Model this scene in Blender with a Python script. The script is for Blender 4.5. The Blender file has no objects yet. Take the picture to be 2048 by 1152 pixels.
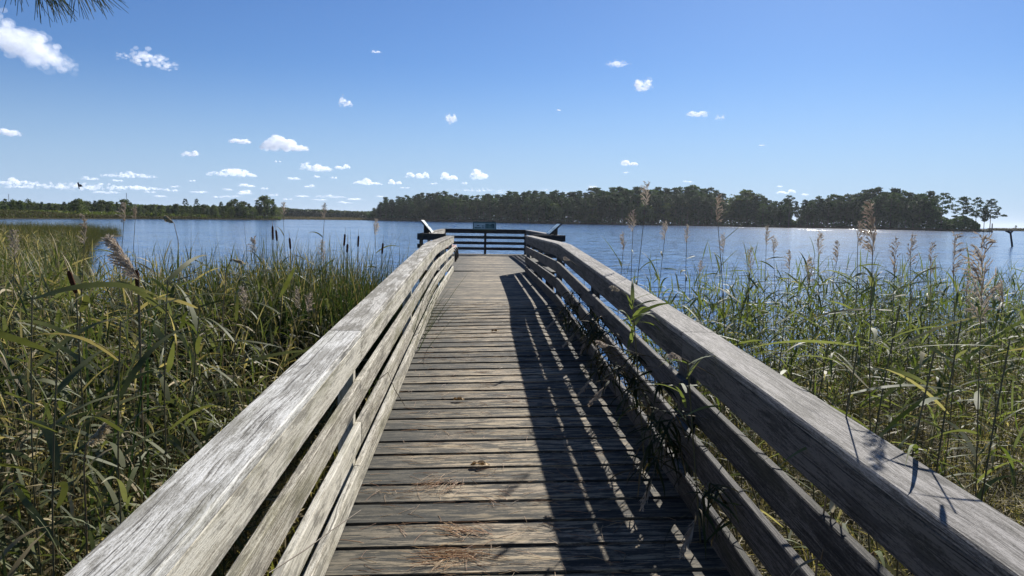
import bpy, math, random
import numpy as np
from math import sin, cos, radians, pi
from mathutils import Vector, Matrix

random.seed(7); RS = np.random.RandomState(11)
SC = bpy.context.scene
COL = SC.collection
U = random.uniform

# ------------------------------------------------------------------ camera geometry
F = 1547.0; PHI = radians(.917); PIT = radians(5.01); YAW = radians(2.40); CZ = 2.5

def ray(x, y):
    """direction through pixel (x, y) of the 2048x1152 photograph"""
    u = x - 1024; v = y - 576
    u, v = u*cos(PHI) + v*sin(PHI), -u*sin(PHI) + v*cos(PHI)
    fw = F*cos(PIT) - v*sin(PIT); up = -F*sin(PIT) - v*cos(PIT)
    d = Vector((u*cos(YAW) + fw*sin(YAW), -u*sin(YAW) + fw*cos(YAW), up))
    return d / math.hypot(d.x, d.y)          # unit horizontal length

def at(x, y, dist):
    return Vector((0, 0, CZ)) + ray(x, y)*dist

def hor(x):
    return 439 + .016*(x - 937)

# ------------------------------------------------------------------ object helpers
def tag(o, label=None, cat=None, group=None, kind=None):
    if label: o['label'] = label
    if cat: o['category'] = cat
    if group: o['group'] = group
    if kind: o['kind'] = kind
    return o

def empty(name, loc=(0, 0, 0), rz=0, label=None, cat=None, group=None):
    o = bpy.data.objects.new(name, None); COL.objects.link(o)
    o.location = loc; o.rotation_euler = (0, 0, rz)
    o.empty_display_size = .2
    return tag(o, label, cat, group)

def link(name, me, mat, parent=None):
    if mat is not None and len(me.materials) == 0: me.materials.append(mat)
    o = bpy.data.objects.new(name, me); COL.objects.link(o)
    if parent is not None:
        o.parent = parent
        # meshes are written in world coordinates: shift them into the parent's frame
        if me.get('world', 0):
            o.matrix_parent_inverse = Matrix.Translation(-Vector(parent.location))
    return o

def np_mesh(name, V, Q, C=None, smooth=False, uv=None):
    """all-quad mesh from arrays; C is a per-vertex colour attribute"""
    V = np.asarray(V, dtype=np.float32); Q = np.asarray(Q, dtype=np.int32)
    me = bpy.data.meshes.new(name)
    me.vertices.add(len(V)); me.vertices.foreach_set('co', V.ravel())
    k = Q.shape[1]
    me.loops.add(Q.size); me.loops.foreach_set('vertex_index', Q.ravel())
    me.polygons.add(len(Q))
    me.polygons.foreach_set('loop_start', np.arange(0, Q.size, k, dtype=np.int32))
    me.polygons.foreach_set('loop_total', np.full(len(Q), k, dtype=np.int32))
    me.update(calc_edges=True)
    if C is not None:
        a = me.color_attributes.new('Col', 'FLOAT_COLOR', 'POINT')
        c4 = np.ones((len(V), 4), dtype=np.float32); c4[:, :3] = C
        a.data.foreach_set('color', c4.ravel())
    if smooth: me.polygons.foreach_set('use_smooth', np.ones(len(Q), dtype=bool))
    me['world'] = 1
    return me

class MB:
    """mesh builder with uv (metres along / across) and a per-board tone"""
    def __init__(s): s.v = []; s.f = []; s.uv = []; s.c = []
    def sweep(s, pts, w, h, ch=.004, side=None, tone=None, wob=0.0, vtop=True):
        """chamfered rectangle swept along pts (centres of the section); w sideways, h upward"""
        tone = random.random() if tone is None else tone
        uo, vo = U(0, 50), U(0, 50)
        sec = [(-w/2+ch, h/2), (w/2-ch, h/2), (w/2, h/2-ch), (w/2, -h/2+ch), (w/2-ch, -h/2), (-w/2+ch, -h/2), (-w/2, -h/2+ch), (-w/2, h/2-ch)]
        per = [0]
        for i in range(8):
            a, b = sec[i], sec[(i+1) % 8]; per.append(per[-1] + math.hypot(a[0]-b[0], a[1]-b[1]))
        b0 = len(s.v); L = 0; rows = []
        P = [Vector(p) for p in pts]
        for i, p in enumerate(P):
            t = (P[min(i+1, len(P)-1)] - P[max(i-1, 0)]).normalized()
            sd = Vector(side) if side else Vector((t.y, -t.x, 0)).normalized()
            up = sd.cross(t) if side is None else Vector((0, 0, 1))
            if up.z < 0: up = -up
            if abs(t.z) > .8:
                sd = Vector(side) if side else Vector((1, 0, 0)); up = t.cross(sd)
            if i: L += (p - P[i-1]).length
            rows.append(L)
            dx, dz = U(-wob, wob), U(-wob, wob)
            for (a, b) in sec:
                s.v.append(tuple(p + sd*(a + dx*.6) + up*(b + dz*.5)))
                s.c.append((tone, L, 0))
        n = len(P)
        for i in range(n-1):
            for j in range(8):
                k = (j+1) % 8
                s.f.append((b0+i*8+j, b0+i*8+k, b0+(i+1)*8+k, b0+(i+1)*8+j))
                s.uv.append([(uo+rows[i], vo+per[j]), (uo+rows[i], vo+per[j+1]), (uo+rows[i+1], vo+per[j+1]), (uo+rows[i+1], vo+per[j])])
        for i0, rev in ((b0, False), (b0+(n-1)*8, True)):
            f = [i0+j for j in range(8)]
            uvs = [(vo + 3 + a*.15, uo + b) for (a, b) in sec]
            if rev: f = f[::-1]; uvs = uvs[::-1]
            s.f.append(tuple(f)); s.uv.append(uvs)
    def tube(s, pts, r0, r1=None, n=8, tone=.5, cap=True):
        r1 = r0 if r1 is None else r1
        P = [Vector(p) for p in pts]; b0 = len(s.v); uo = U(0, 50); L = 0; ref = None
        for i, p in enumerate(P):
            t = (P[min(i+1, len(P)-1)] - P[max(i-1, 0)]).normalized()
            if ref is None: ref = Vector((1, 0, 0)) if abs(t.x) < .8 else Vector((0, 1, 0))
            a = t.cross(ref).normalized(); b = t.cross(a); ref = -b if False else ref
            if i: L += (p - P[i-1]).length
            r = r0 + (r1-r0)*i/(len(P)-1)
            for j in range(n):
                q = 2*pi*j/n
                s.v.append(tuple(p + a*(r*cos(q)) + b*(r*sin(q)))); s.c.append((tone, i/(len(P)-1), 0))
        for i in range(len(P)-1):
            for j in range(n):
                k = (j+1) % n
                s.f.append((b0+i*n+j, b0+i*n+k, b0+(i+1)*n+k, b0+(i+1)*n+j))
                s.uv.append([(uo+i*.1, j/n*.2), (uo+i*.1, (j+1)/n*.2), (uo+i*.1+.1, (j+1)/n*.2), (uo+i*.1+.1, j/n*.2)])
        if cap:
            for i0 in (b0, b0+(len(P)-1)*n):
                s.f.append(tuple(i0+j for j in range(n))); s.uv.append([(cos(j)*.05, sin(j)*.05) for j in range(n)])
    def quad(s, a, b, c, d, tone=.5):
        b0 = len(s.v)
        for p in (a, b, c, d): s.v.append(tuple(p)); s.c.append((tone, 0, 0))
        s.f.append((b0, b0+1, b0+2, b0+3)); s.uv.append([(0, 0), (1, 0), (1, 1), (0, 1)])
    def mesh(s, name, smooth=False):
        me = bpy.data.meshes.new(name); me.from_pydata(s.v, [], s.f)
        uvl = me.uv_layers.new(name='UVMap')
        uvl.data.foreach_set('uv', np.array([c for f in s.uv for c in f], dtype=np.float32).ravel())
        a = me.color_attributes.new('Col', 'FLOAT_COLOR', 'POINT')
        c4 = np.ones((len(s.v), 4), dtype=np.float32); c4[:, :3] = np.array(s.c)
        a.data.foreach_set('color', c4.ravel())
        if smooth: me.polygons.foreach_set('use_smooth', np.ones(len(s.f), dtype=bool))
        me['world'] = 1
        return me
    def build(s, name, mat, parent=None, smooth=False):
        return link(name, s.mesh(name, smooth), mat, parent)

# ------------------------------------------------------------------ materials
class NT:
    def __init__(s, name):
        s.m = bpy.data.materials.new(name); s.m.use_nodes = True
        s.t = s.m.node_tree; s.t.nodes.clear()
        s.out = s.n('ShaderNodeOutputMaterial')
    def n(s, kind, **kw):
        nd = s.t.nodes.new(kind)
        for k, v in kw.items(): setattr(nd, k, v)
        return nd
    def l(s, a, b): s.t.links.new(a, b)
    def val(s, sock, v):
        if hasattr(v, 'is_linked') or hasattr(v, 'links'): s.l(v, sock)
        else: sock.default_value = v
    def math(s, op, a, b=None, c=None, clamp=False):
        nd = s.n('ShaderNodeMath', operation=op); nd.use_clamp = clamp
        s.val(nd.inputs[0], a)
        if b is not None: s.val(nd.inputs[1], b)
        if c is not None: s.val(nd.inputs[2], c)
        return nd.outputs[0]
    def mix(s, f, a, b, mode='MIX'):
        nd = s.n('ShaderNodeMix', data_type='RGBA', blend_type=mode)
        s.val(nd.inputs[0], f)
        for i, v in ((6, a), (7, b)):
            if isinstance(v, tuple): v = (*v[:3], 1)
            s.val(nd.inputs[i], v)
        return nd.outputs[2]
    def ramp(s, f, stops, interp='LINEAR'):
        nd = s.n('ShaderNodeValToRGB'); cr = nd.color_ramp; cr.interpolation = interp
        while len(cr.elements) > 1: cr.elements.remove(cr.elements[-1])
        for i, (p, c) in enumerate(stops):
            e = cr.elements[0] if i == 0 else cr.elements.new(p)
            e.position = p
            if not isinstance(c, tuple): c = (c, c, c)
            e.color = (*c, 1)
        s.val(nd.inputs[0], f); return nd.outputs[0]
    def noise(s, vec, scale=1, detail=3, rough=.5, dist=0, out=0, dim='3D'):
        nd = s.n('ShaderNodeTexNoise', noise_dimensions=dim)
        if vec is not None: s.l(vec, nd.inputs['Vector'])
        nd.inputs['Scale'].default_value = scale; nd.inputs['Detail'].default_value = detail
        nd.inputs['Roughness'].default_value = rough; nd.inputs['Distortion'].default_value = dist
        return nd.outputs[out]
    def mapping(s, vec, scale, loc=(0, 0, 0), rot=(0, 0, 0)):
        nd = s.n('ShaderNodeMapping'); s.l(vec, nd.inputs[0])
        nd.inputs['Scale'].default_value = scale; nd.inputs['Location'].default_value = loc
        nd.inputs['Rotation'].default_value = rot
        return nd.outputs[0]
    def coord(s, which='Object'): return s.n('ShaderNodeTexCoord').outputs[which]
    def attr(s, name='Col'):
        a = s.n('ShaderNodeAttribute', attribute_name=name); sp = s.n('ShaderNodeSeparateColor')
        s.l(a.outputs['Color'], sp.inputs[0]); return sp.outputs
    def bsdf(s, color, rough=.6, spec=.5, bump=None, bstr=.3, bdist=.01, **kw):
        b = s.n('ShaderNodeBsdfPrincipled')
        s.val(b.inputs['Base Color'], (*color, 1) if isinstance(color, tuple) else color)
        s.val(b.inputs['Roughness'], rough); s.val(b.inputs['Specular IOR Level'], spec)
        for k, v in kw.items(): s.val(b.inputs[k], v)
        if bump is not None:
            bp = s.n('ShaderNodeBump'); bp.inputs['Strength'].default_value = bstr; bp.inputs['Distance'].default_value = bdist
            s.l(bump, bp.inputs['Height']); s.l(bp.outputs[0], b.inputs['Normal'])
        return b
    def done(s, b): s.l(b.outputs[0], s.out.inputs[0]); return s.m

def wood(name, light, mid, dark, stain=(.05, .05, .045), stain_amt=.5, moss=0.0, tan=None, tan_amt=0, crack=.5, spec=.25, worn=False, band_w=.45, st_map=(2.2, 11), st_edge=(.52, .58), tonev=.14):
    t = NT(name); uv = t.coord('UV'); a = t.attr()
    off = t.n('ShaderNodeCombineXYZ'); t.val(off.inputs[0], t.math('MULTIPLY', a[0], 37.0)); t.val(off.inputs[2], t.math('MULTIPLY', a[0], 91.0))
    vv = t.n('ShaderNodeVectorMath', operation='ADD'); t.l(uv, vv.inputs[0]); t.l(off.outputs[0], vv.inputs[1]); vec = vv.outputs[0]
    # the grain bends round knots
    warp = t.noise(t.mapping(vec, (1.6, 9, 1)), 1, 2, .5)
    wv = t.n('ShaderNodeCombineXYZ'); t.val(wv.inputs[1], t.math('MULTIPLY', t.math('SUBTRACT', warp, .5), .05))
    v2 = t.n('ShaderNodeVectorMath', operation='ADD'); t.l(vec, v2.inputs[0]); t.l(wv.outputs[0], v2.inputs[1]); wvec = v2.outputs[0]
    fine = t.noise(t.mapping(wvec, (8.0, 160, 1)), 1, 5, .8)
    speck = t.noise(t.mapping(vec, (70, 240, 1)), 1, 3, .7)
    band = t.noise(t.mapping(wvec, (1.5, 48, 1)), 1, 5, .7)
    broad = t.noise(t.mapping(wvec, (2.6, 7, 1)), 1, 4, .62)
    g = t.math('ADD', t.math('MULTIPLY', t.math('ADD', t.math('SUBTRACT', fine, .5), t.math('MULTIPLY', t.math('SUBTRACT', speck, .5), .45)), .78), t.math('MULTIPLY', t.math('SUBTRACT', band, .5), band_w))
    g = t.math('ADD', t.math('ADD', g, .52), t.math('MULTIPLY', t.math('SUBTRACT', broad, .5), .2))
    g = t.math('ADD', g, t.math('MULTIPLY', t.math('SUBTRACT', a[0], .5), tonev))
    col = t.ramp(g, [(.36, dark), (.47, mid), (.58, light)])
    if tan:
        tf = t.ramp(t.noise(t.mapping(wvec, (1.1, 13, 1), (5, 3, 1)), 1, 3, .6), [(.46, 0.0), (.62, 1.0)])
        if worn:   # feet keep the middle of the boards bare; the edges are dark with algae
            ox = t.n('ShaderNodeSeparateXYZ'); t.l(t.coord('Object'), ox.inputs[0])
            wob = t.math('MULTIPLY', t.math('SUBTRACT', t.noise(t.mapping(vec, (1.5, 3, 1)), 1, 3), .5), 1.3)
            dx = t.math('ABSOLUTE', t.math('SUBTRACT', t.math('ADD', ox.outputs[0], wob), .28))
            bare = t.ramp(dx, [(.30, 1.0), (.85, 0.0)])
            col = t.mix(t.math('MULTIPLY', t.math('SUBTRACT', 1.0, bare), .78), col, t.mix(g, (.018, .020, .016), (.115, .112, .094)))
            tf = t.math('MULTIPLY', tf, t.math('ADD', t.math('MULTIPLY', bare, .9), .1))
        col = t.mix(t.math('MULTIPLY', tf, tan_amt), col, t.mix(g, tuple(c*.5 for c in tan), tan))
    st = t.ramp(t.noise(t.mapping(wvec, (*st_map, 1), (9, 1, 4)), 1, 7, .74), [(st_edge[0], 0.0), (st_edge[1], 1.0)])
    col = t.mix(t.math('MULTIPLY', st, stain_amt), col, stain)
    if moss:
        ms = t.ramp(t.noise(t.mapping(vec, (1.3, 8, 1), (2, 7, 8)), 1, 4, .6), [(.5, 0.0), (.68, 1.0)])
        col = t.mix(t.math('MULTIPLY', ms, moss), col, (.16, .15, .055))
    # cracks along the grain, knots
    ck = t.ramp(t.noise(t.mapping(wvec, (.9, 110, 1), (1, 4, 2)), 1, 3, .7), [(.355, 1.0), (.40, 0.0)])
    col = t.mix(t.math('MULTIPLY', ck, crack), col, tuple(c*.35 for c in dark))
    vo = t.n('ShaderNodeTexVoronoi'); t.l(t.mapping(vec, (1.15, 6.0, 1)), vo.inputs['Vector']); vo.inputs['Scale'].default_value = 1
    kn = t.ramp(vo.outputs['Distance'], [(.06, 1.0), (.15, 0.0)])
    kn2 = t.math('MULTIPLY', kn, t.math('GREATER_THAN', t.noise(t.mapping(vec, (.8, 2, 1)), 1, 0), .44))
    col = t.mix(t.math('MULTIPLY', kn2, .75), col, tuple(c*.55 for c in dark))
    h = t.math('SUBTRACT', g, t.math('MULTIPLY', ck, .5)); h = t.math('SUBTRACT', h, t.math('MULTIPLY', kn2, .2))
    return t.done(t.bsdf(col, .82, spec, h, .55, .006))

def leafmat(name, greens, dry, trans=.35, rough=.5, spec=.35, tint=(1.25, 1.3, .7)):
    """Col.r random hue, Col.g dryness, Col.b distance along the blade"""
    t = NT(name); a = t.attr()
    n = len(greens); g = t.ramp(a[0], [(i/(n-1), c) for i, c in enumerate(greens)])
    nz = t.noise(t.coord('Object'), 9, 2)
    tipf = t.ramp(t.math('ADD', a[2], t.math('MULTIPLY', t.math('SUBTRACT', t.noise(t.coord('Object'), 23, 3, .6), .5), .9)), [(.84, 0.0), (1.05, .65)])
    dryf = t.math('MAXIMUM', a[1], tipf) if 'reed_leaf' in name or 'grass' in name or 'cattail' in name else a[1]
    g = t.mix(.25, g, t.ramp(nz, [(.3, tuple(c*.6 for c in greens[0])), (.7, tuple(min(1, c*1.3) for c in greens[-1]))]))
    col = t.mix(dryf, g, t.ramp(a[0], [(0, tuple(c*.55 for c in dry)), (.6, dry), (1, tuple(min(1, c*1.35) for c in dry))]))
    if 'foliage' in name:
        oi = t.n('ShaderNodeObjectInfo'); col = t.mix(1, col, t.ramp(oi.outputs['Random'], [(0, (.6, .66, .7)), (.5, (1, 1, 1)), (.85, (1.25, 1.35, 1.15)), (1, (1.6, 1.6, 1.0))]), 'MULTIPLY')
    b = t.bsdf(col, rough, spec)
    tr = t.n('ShaderNodeBsdfTranslucent'); t.l(t.mix(1, col, tint, 'MULTIPLY'), tr.inputs[0])
    m = t.n('ShaderNodeMixShader'); m.inputs[0].default_value = trans
    t.l(b.outputs[0], m.inputs[1]); t.l(tr.outputs[0], m.inputs[2])
    return t.done(m)

def plain(name, c, rough=.6, spec=.4, var=.25, scale=8, metal=0):
    t = NT(name); nz = t.noise(t.coord('Object'), scale, 4, .6)
    col = t.ramp(nz, [(.3, tuple(x*(1-var) for x in c)), (.7, tuple(min(1, x*(1+var)) for x in c))])
    b = t.bsdf(col, rough, spec, nz, .15, .01); b.inputs['Metallic'].default_value = metal
    return t.done(b)

M = {}
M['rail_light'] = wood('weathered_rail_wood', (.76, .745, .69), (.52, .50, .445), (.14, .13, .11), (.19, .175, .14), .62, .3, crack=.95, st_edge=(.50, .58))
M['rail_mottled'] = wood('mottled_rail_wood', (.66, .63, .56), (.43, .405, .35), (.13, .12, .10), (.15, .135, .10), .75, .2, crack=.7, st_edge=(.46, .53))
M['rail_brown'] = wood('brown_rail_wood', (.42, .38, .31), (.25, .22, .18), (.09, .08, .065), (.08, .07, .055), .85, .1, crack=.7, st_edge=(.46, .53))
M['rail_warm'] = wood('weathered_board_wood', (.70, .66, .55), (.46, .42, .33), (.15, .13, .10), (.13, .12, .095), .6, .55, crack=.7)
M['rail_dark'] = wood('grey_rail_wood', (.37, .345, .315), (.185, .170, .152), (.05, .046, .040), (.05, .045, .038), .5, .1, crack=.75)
M['rail_shade'] = wood('shade_toned_board_wood', (.14, .128, .115), (.055, .050, .044), (.016, .016, .015), (.025, .024, .022), .6, .1, crack=.8)  # darker copy of the rail wood, with the inner faces' shade in its colour
M['deck'] = wood('weathered_deck_wood', (.48, .385, .26), (.165, .132, .090), (.021, .020, .015), (.022, .024, .021), .88, 0, tan=(.50, .40, .25), tan_amt=.85, crack=.9, worn=True, band_w=.8, st_map=(4.2, 26), st_edge=(.47, .53), tonev=.30)
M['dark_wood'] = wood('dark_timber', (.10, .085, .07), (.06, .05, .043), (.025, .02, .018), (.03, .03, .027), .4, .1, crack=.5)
M['leaf'] = leafmat('reed_leaf', [(.024, .036, .009), (.056, .074, .017), (.095, .115, .030), (.15, .165, .085)], (.38, .30, .17), rough=.6, spec=.18, trans=.34)
M['leaf_shaded'] = leafmat('shade_toned_reed_leaf', [(.012, .020, .007), (.022, .034, .011), (.04, .055, .022)], (.12, .09, .05), trans=.15, rough=.7, spec=.08)  # reed leaf darkened so its colour carries the shade at the right railing
M['leaf_bright'] = leafmat('bright_reed_leaf', [(.045, .065, .012), (.085, .12, .022), (.13, .165, .045), (.18, .20, .11)], (.38, .32, .19), trans=.42, rough=.6, spec=.2)
M['cattail_leaf'] = leafmat('cattail_leaf', [(.014, .034, .012), (.030, .060, .020), (.058, .09, .034)], (.32, .25, .13), trans=.25, rough=.6, spec=.18)
M['grass'] = leafmat('marsh_grass', [(.055, .068, .012), (.11, .125, .024), (.18, .18, .05)], (.44, .35, .20), trans=.38, rough=.65, spec=.15)
M['grass_far'] = leafmat('far_marsh_grass', [(.036, .052, .014), (.062, .080, .022), (.10, .11, .036)], (.22, .17, .09), trans=.25, rough=.8, spec=.08)
M['stem'] = leafmat('reed_stem', [(.07, .08, .03), (.13, .12, .06)], (.22, .15, .09), trans=.05)
M['plume'] = leafmat('reed_plume', [(.27, .21, .155), (.43, .35, .27), (.60, .51, .41)], (.42, .36, .24), trans=.3, rough=.8, spec=.1, tint=(1, 1, 1))
M['cattail_head'] = plain('cattail_brown', (.075, .03, .015), .95, .1, .3, 120)
M['needle_dry'] = leafmat('dry_pine_needle', [(.32, .13, .06), (.50, .25, .12), (.66, .46, .26)], (.5, .38, .2), trans=.1)
M['needle_green'] = leafmat('green_pine_needle', [(.03, .06, .02), (.07, .11, .04)], (.2, .15, .07), trans=.2)
M['dryleaf'] = plain('dry_leaf', (.55, .38, .18), .7, .3, .3, 60)
M['bark'] = plain('bark', (.14, .115, .095), .9, .1, .4, 3)
M['pine_crown'] = leafmat('pine_foliage', [(.024, .048, .020), (.044, .078, .030), (.078, .118, .046)], (.09, .075, .03), trans=.22, rough=.7, spec=.2)
M['oak_crown'] = leafmat('broadleaf_foliage', [(.045, .068, .024), (.078, .104, .032), (.125, .145, .046)], (.12, .09, .03), trans=.25, rough=.7, spec=.2)
M['black_metal'] = plain('black_metal', (.012, .012, .014), .45, .5, .2, 20)
M['sign_green'] = plain('sign_green', (.13, .17, .12), .4, .5, .1, 5)
M['sign_pale'] = plain('sign_face_pale', (.55, .62, .54), .25, .5, .12, 6)
M['sign_face_green'] = plain('sign_face_green', (.56, .60, .50), .3, .5, .15, 6)
M['sign_photo'] = plain('sign_photo', (.14, .20, .15), .3, .5, .7, 9)
M['bench_slat'] = plain('bench_slat', (.33, .17, .12), .6, .3, .2, 12)
M['bird'] = plain('bird_plumage', (.012, .008, .022), .45, .5, .3, 30)
M['mast'] = plain('mast_metal', (.25, .26, .28), .6, .3, .1, 1)

# ground
t = NT('marsh_mud'); oc = t.coord('Object')
n1 = t.noise(oc, 1.1, 5, .6); n2 = t.noise(oc, 14, 6, .7)
c = t.ramp(n2, [(.3, (.018, .013, .008)), (.5, (.055, .040, .022)), (.62, (.12, .09, .05)), (.75, (.22, .17, .09))])
c = t.mix(t.ramp(n1, [(.35, 0.0), (.65, .7)]), c, (.045, .055, .018))
M['mud'] = t.done(t.bsdf(c, .85, .2, n2, .8, .05))
t = NT('far_shore_soil'); n1 = t.noise(t.coord('Object'), .08, 4)
M['soil'] = t.done(t.bsdf(t.ramp(n1, [(.3, (.03, .028, .014)), (.7, (.07, .06, .03))]), .9, .1))

# water: normals from world-space ripples (no screen-space derivatives), a few facets steep enough to flash in the sun
SUN_AZ = radians(24.4); SUN_EL = radians(29.0)
t = NT('bay_water'); oc = t.coord('Object')
mp = t.mapping(oc, (1, 1, 1))
def slope_noise(scale, sx, sy, detail=2):
    return t.noise(t.mapping(oc, (sx, sy, 1)), scale, detail, .6, 0, 1)
big = t.noise(t.mapping(oc, (.012, .035, 1)), 1, 3, .55)
amp = t.ramp(big, [(.34, .35), (.66, 1.0)])
def vsub(a):
    nd = t.n('ShaderNodeVectorMath', operation='SUBTRACT'); t.l(a, nd.inputs[0]); nd.inputs[1].default_value = (.5, .5, .5); return nd.outputs[0]
def vscale(a, f):
    nd = t.n('ShaderNodeVectorMath', operation='SCALE'); t.l(a, nd.inputs[0]); t.val(nd.inputs['Scale'], f); return nd.outputs[0]
def vadd(a, b):
    nd = t.n('ShaderNodeVectorMath', operation='ADD'); t.l(a, nd.inputs[0]); t.val(nd.inputs[1], b); return nd.outputs[0]
sl = vadd(vscale(vsub(slope_noise(1, .8, 2.6)), .55), vscale(vsub(slope_noise(1, 3.0, 9.0)), .42))
sl = vadd(sl, vscale(vsub(slope_noise(1, .10, .5)), .14))
sl = vscale(sl, amp)
mul = t.n('ShaderNodeVectorMath', operation='MULTIPLY'); t.l(sl, mul.inputs[0]); mul.inputs[1].default_value = (1, 1, 0)
nrm = vadd(mul.outputs[0], (0, 0, 1))
vo = t.n('ShaderNodeTexVoronoi'); t.l(t.mapping(oc, (1.15, .017, 1)), vo.inputs['Vector']); vo.inputs['Scale'].default_value = 1
spc = t.n('ShaderNodeSeparateColor'); t.l(vo.outputs['Color'], spc.inputs[0])
sy = t.n('ShaderNodeSeparateXYZ'); t.l(oc, sy.inputs[0])
pick = t.math('MULTIPLY', t.math('GREATER_THAN', spc.outputs[0], .90), t.math('LESS_THAN', vo.outputs['Distance'], .42))
pick = t.math('MULTIPLY', pick, t.math('GREATER_THAN', sy.outputs[1], 200.0))
cx = t.n('ShaderNodeCombineXYZ')
t.val(cx.inputs[0], t.math('ADD', t.math('MULTIPLY', t.math('SUBTRACT', spc.outputs[1], .5), .60), -.26*sin(SUN_AZ)))
t.val(cx.inputs[1], t.math('ADD', t.math('MULTIPLY', t.math('SUBTRACT', spc.outputs[2], .5), .10), -.26*cos(SUN_AZ)))
cx.inputs[2].default_value = 1
mv = t.n('ShaderNodeMix', data_type='VECTOR'); t.l(pick, mv.inputs[0]); t.l(nrm, mv.inputs[4]); t.l(cx.outputs[0], mv.inputs[5])
nn = t.n('ShaderNodeVectorMath', operation='NORMALIZE'); t.l(mv.outputs[1], nn.inputs[0])
b = t.bsdf((.02, .085, .24), .11, .5); b.inputs['IOR'].default_value = 1.33
t.l(nn.outputs[0], b.inputs['Normal'])
M['water'] = t.done(b)

# ------------------------------------------------------------------ world, sun, camera
w = bpy.data.worlds.new('World'); SC.world = w; w.use_nodes = True
nt = w.node_tree; nt.nodes.clear()
wo = nt.nodes.new('ShaderNodeOutputWorld'); bg = nt.nodes.new('ShaderNodeBackground'); sky = nt.nodes.new('ShaderNodeTexSky')
sky.sky_type = 'NISHITA'; sky.sun_disc = False; sky.sun_elevation = SUN_EL; sky.sun_rotation = SUN_AZ
sky.altitude = 0; sky.air_density = 1.0; sky.dust_density = .15; sky.ozone_density = 2.0
bg.inputs[1].default_value = .05
hs = nt.nodes.new('ShaderNodeHueSaturation'); hs.inputs['Saturation'].default_value = 1.0
tint = nt.nodes.new('ShaderNodeMix'); tint.data_type = 'RGBA'; tint.blend_type = 'MULTIPLY'; tint.inputs[0].default_value = 1; tint.inputs[7].default_value = (.55, .785, 1.19, 1)
nt.links.new(sky.outputs[0], hs.inputs['Color']); nt.links.new(hs.outputs[0], tint.inputs[6]); 
geo = nt.nodes.new('ShaderNodeTexCoord'); sx = nt.nodes.new('ShaderNodeSeparateXYZ'); nt.links.new(geo.outputs['Generated'], sx.inputs[0])
mr = nt.nodes.new('ShaderNodeMapRange'); mr.interpolation_type = 'SMOOTHSTEP'; mr.inputs[1].default_value = -.02; mr.inputs[2].default_value = .20; mr.inputs[3].default_value = .84; mr.inputs[4].default_value = 0
nt.links.new(sx.outputs[2], mr.inputs[0])
hz = nt.nodes.new('ShaderNodeMix'); hz.data_type = 'RGBA'; hz.inputs[7].default_value = (6.0, 8.2, 11.6, 1)
nt.links.new(mr.outputs[0], hz.inputs[0]); nt.links.new(tint.outputs[2], hz.inputs[6]); nt.links.new(hz.outputs[2], bg.inputs[0]); nt.links.new(bg.outputs[0], wo.inputs[0])

sd = bpy.data.lights.new('sun', 'SUN'); sd.energy = 5.0; sd.angle = radians(.53); sd.color = (1, .955, .88)
so = bpy.data.objects.new('sun', sd); COL.objects.link(so)
sdir = Vector((sin(SUN_AZ)*cos(SUN_EL), cos(SUN_AZ)*cos(SUN_EL), sin(SUN_EL)))
so.rotation_euler = sdir.to_track_quat('Z', 'Y').to_euler(); so.location = (20, 20, 40)

cd = bpy.data.cameras.new('camera'); cam = bpy.data.objects.new('camera', cd); COL.objects.link(cam); SC.camera = cam
cd.sensor_width = 36; cd.lens = F/2048*36; cd.clip_start = .05; cd.clip_end = 60000
r0 = Vector((cos(YAW), -sin(YAW), 0)); fwd = Vector((sin(YAW)*cos(PIT), cos(YAW)*cos(PIT), -sin(PIT))); up0 = r0.cross(fwd)
R = r0*cos(PHI) + up0*sin(PHI); Uv = -r0*sin(PHI) + up0*cos(PHI)
cam.matrix_world = Matrix(((R.x, Uv.x, -fwd.x, 0), (R.y, Uv.y, -fwd.y, 0), (R.z, Uv.z, -fwd.z, CZ), (0, 0, 0, 1)))
SC.view_settings.view_transform = 'Standard'; SC.view_settings.look = 'None'
SC.view_settings.exposure = .62; SC.view_settings.gamma = 1
SC.cycles.max_bounces = 6; SC.cycles.transparent_max_bounces = 64; SC.cycles.sample_clamp_indirect = 6

# ------------------------------------------------------------------ ground and water
LANDS = [
    [(1.3, -14), (1.3, 9.6), (3.2, 11.2), (6, 13.2), (10, 15.6), (16, 18), (26, 20.5), (45, 22), (45, -14)],
    [(1.4, -14), (1.4, 10.2), (-.9, 11.4), (-2.4, 12.2), (-4.0, 11.6), (-6.2, 11.8), (-7.6, 14.2), (-9.6, 18), (-14.5, 29), (-23, 46), (-32, 66),
     (-38, 80), (-40.5, 89), (-43, 95), (-55, 99), (-90, 100), (-140, 100), (-140, -14)]]
def sdist(P, poly):
    """signed distance to a polygon, positive inside; P is (N, 2)"""
    n = len(poly); d = np.full(len(P), 1e9); ins = np.zeros(len(P), bool)
    for i in range(n):
        a = np.array(poly[i]); b = np.array(poly[(i+1) % n]); e = b-a
        w_ = P-a; h = np.clip((w_@e)/(e@e), 0, 1); d = np.minimum(d, np.hypot(*(w_-h[:, None]*e).T))
        c1 = (P[:, 1] >= a[1]) != (P[:, 1] >= b[1])
        xi = a[0] + (P[:, 1]-a[1])/(b[1]-a[1]+1e-12)*(b[0]-a[0])
        ins ^= c1 & (P[:, 0] < xi)
    return np.where(ins, d, -d)
def land(P): return np.maximum(sdist(P, LANDS[0]), sdist(P, LANDS[1]))
def ground_z(P):
    d = land(P)
    return np.clip(.02 + d*.10, -.8, .14) + .035*np.sin(P[:, 0]*2.1+P[:, 1]*1.3)*np.clip(d, 0, 1)
xs = np.concatenate([np.arange(-140, -20, 3.0), np.arange(-20, 20, .4), np.arange(20, 46, 2.0)])
ys = np.concatenate([np.arange(-14, 24, .4), np.arange(24, 104, 2.0)])
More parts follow.
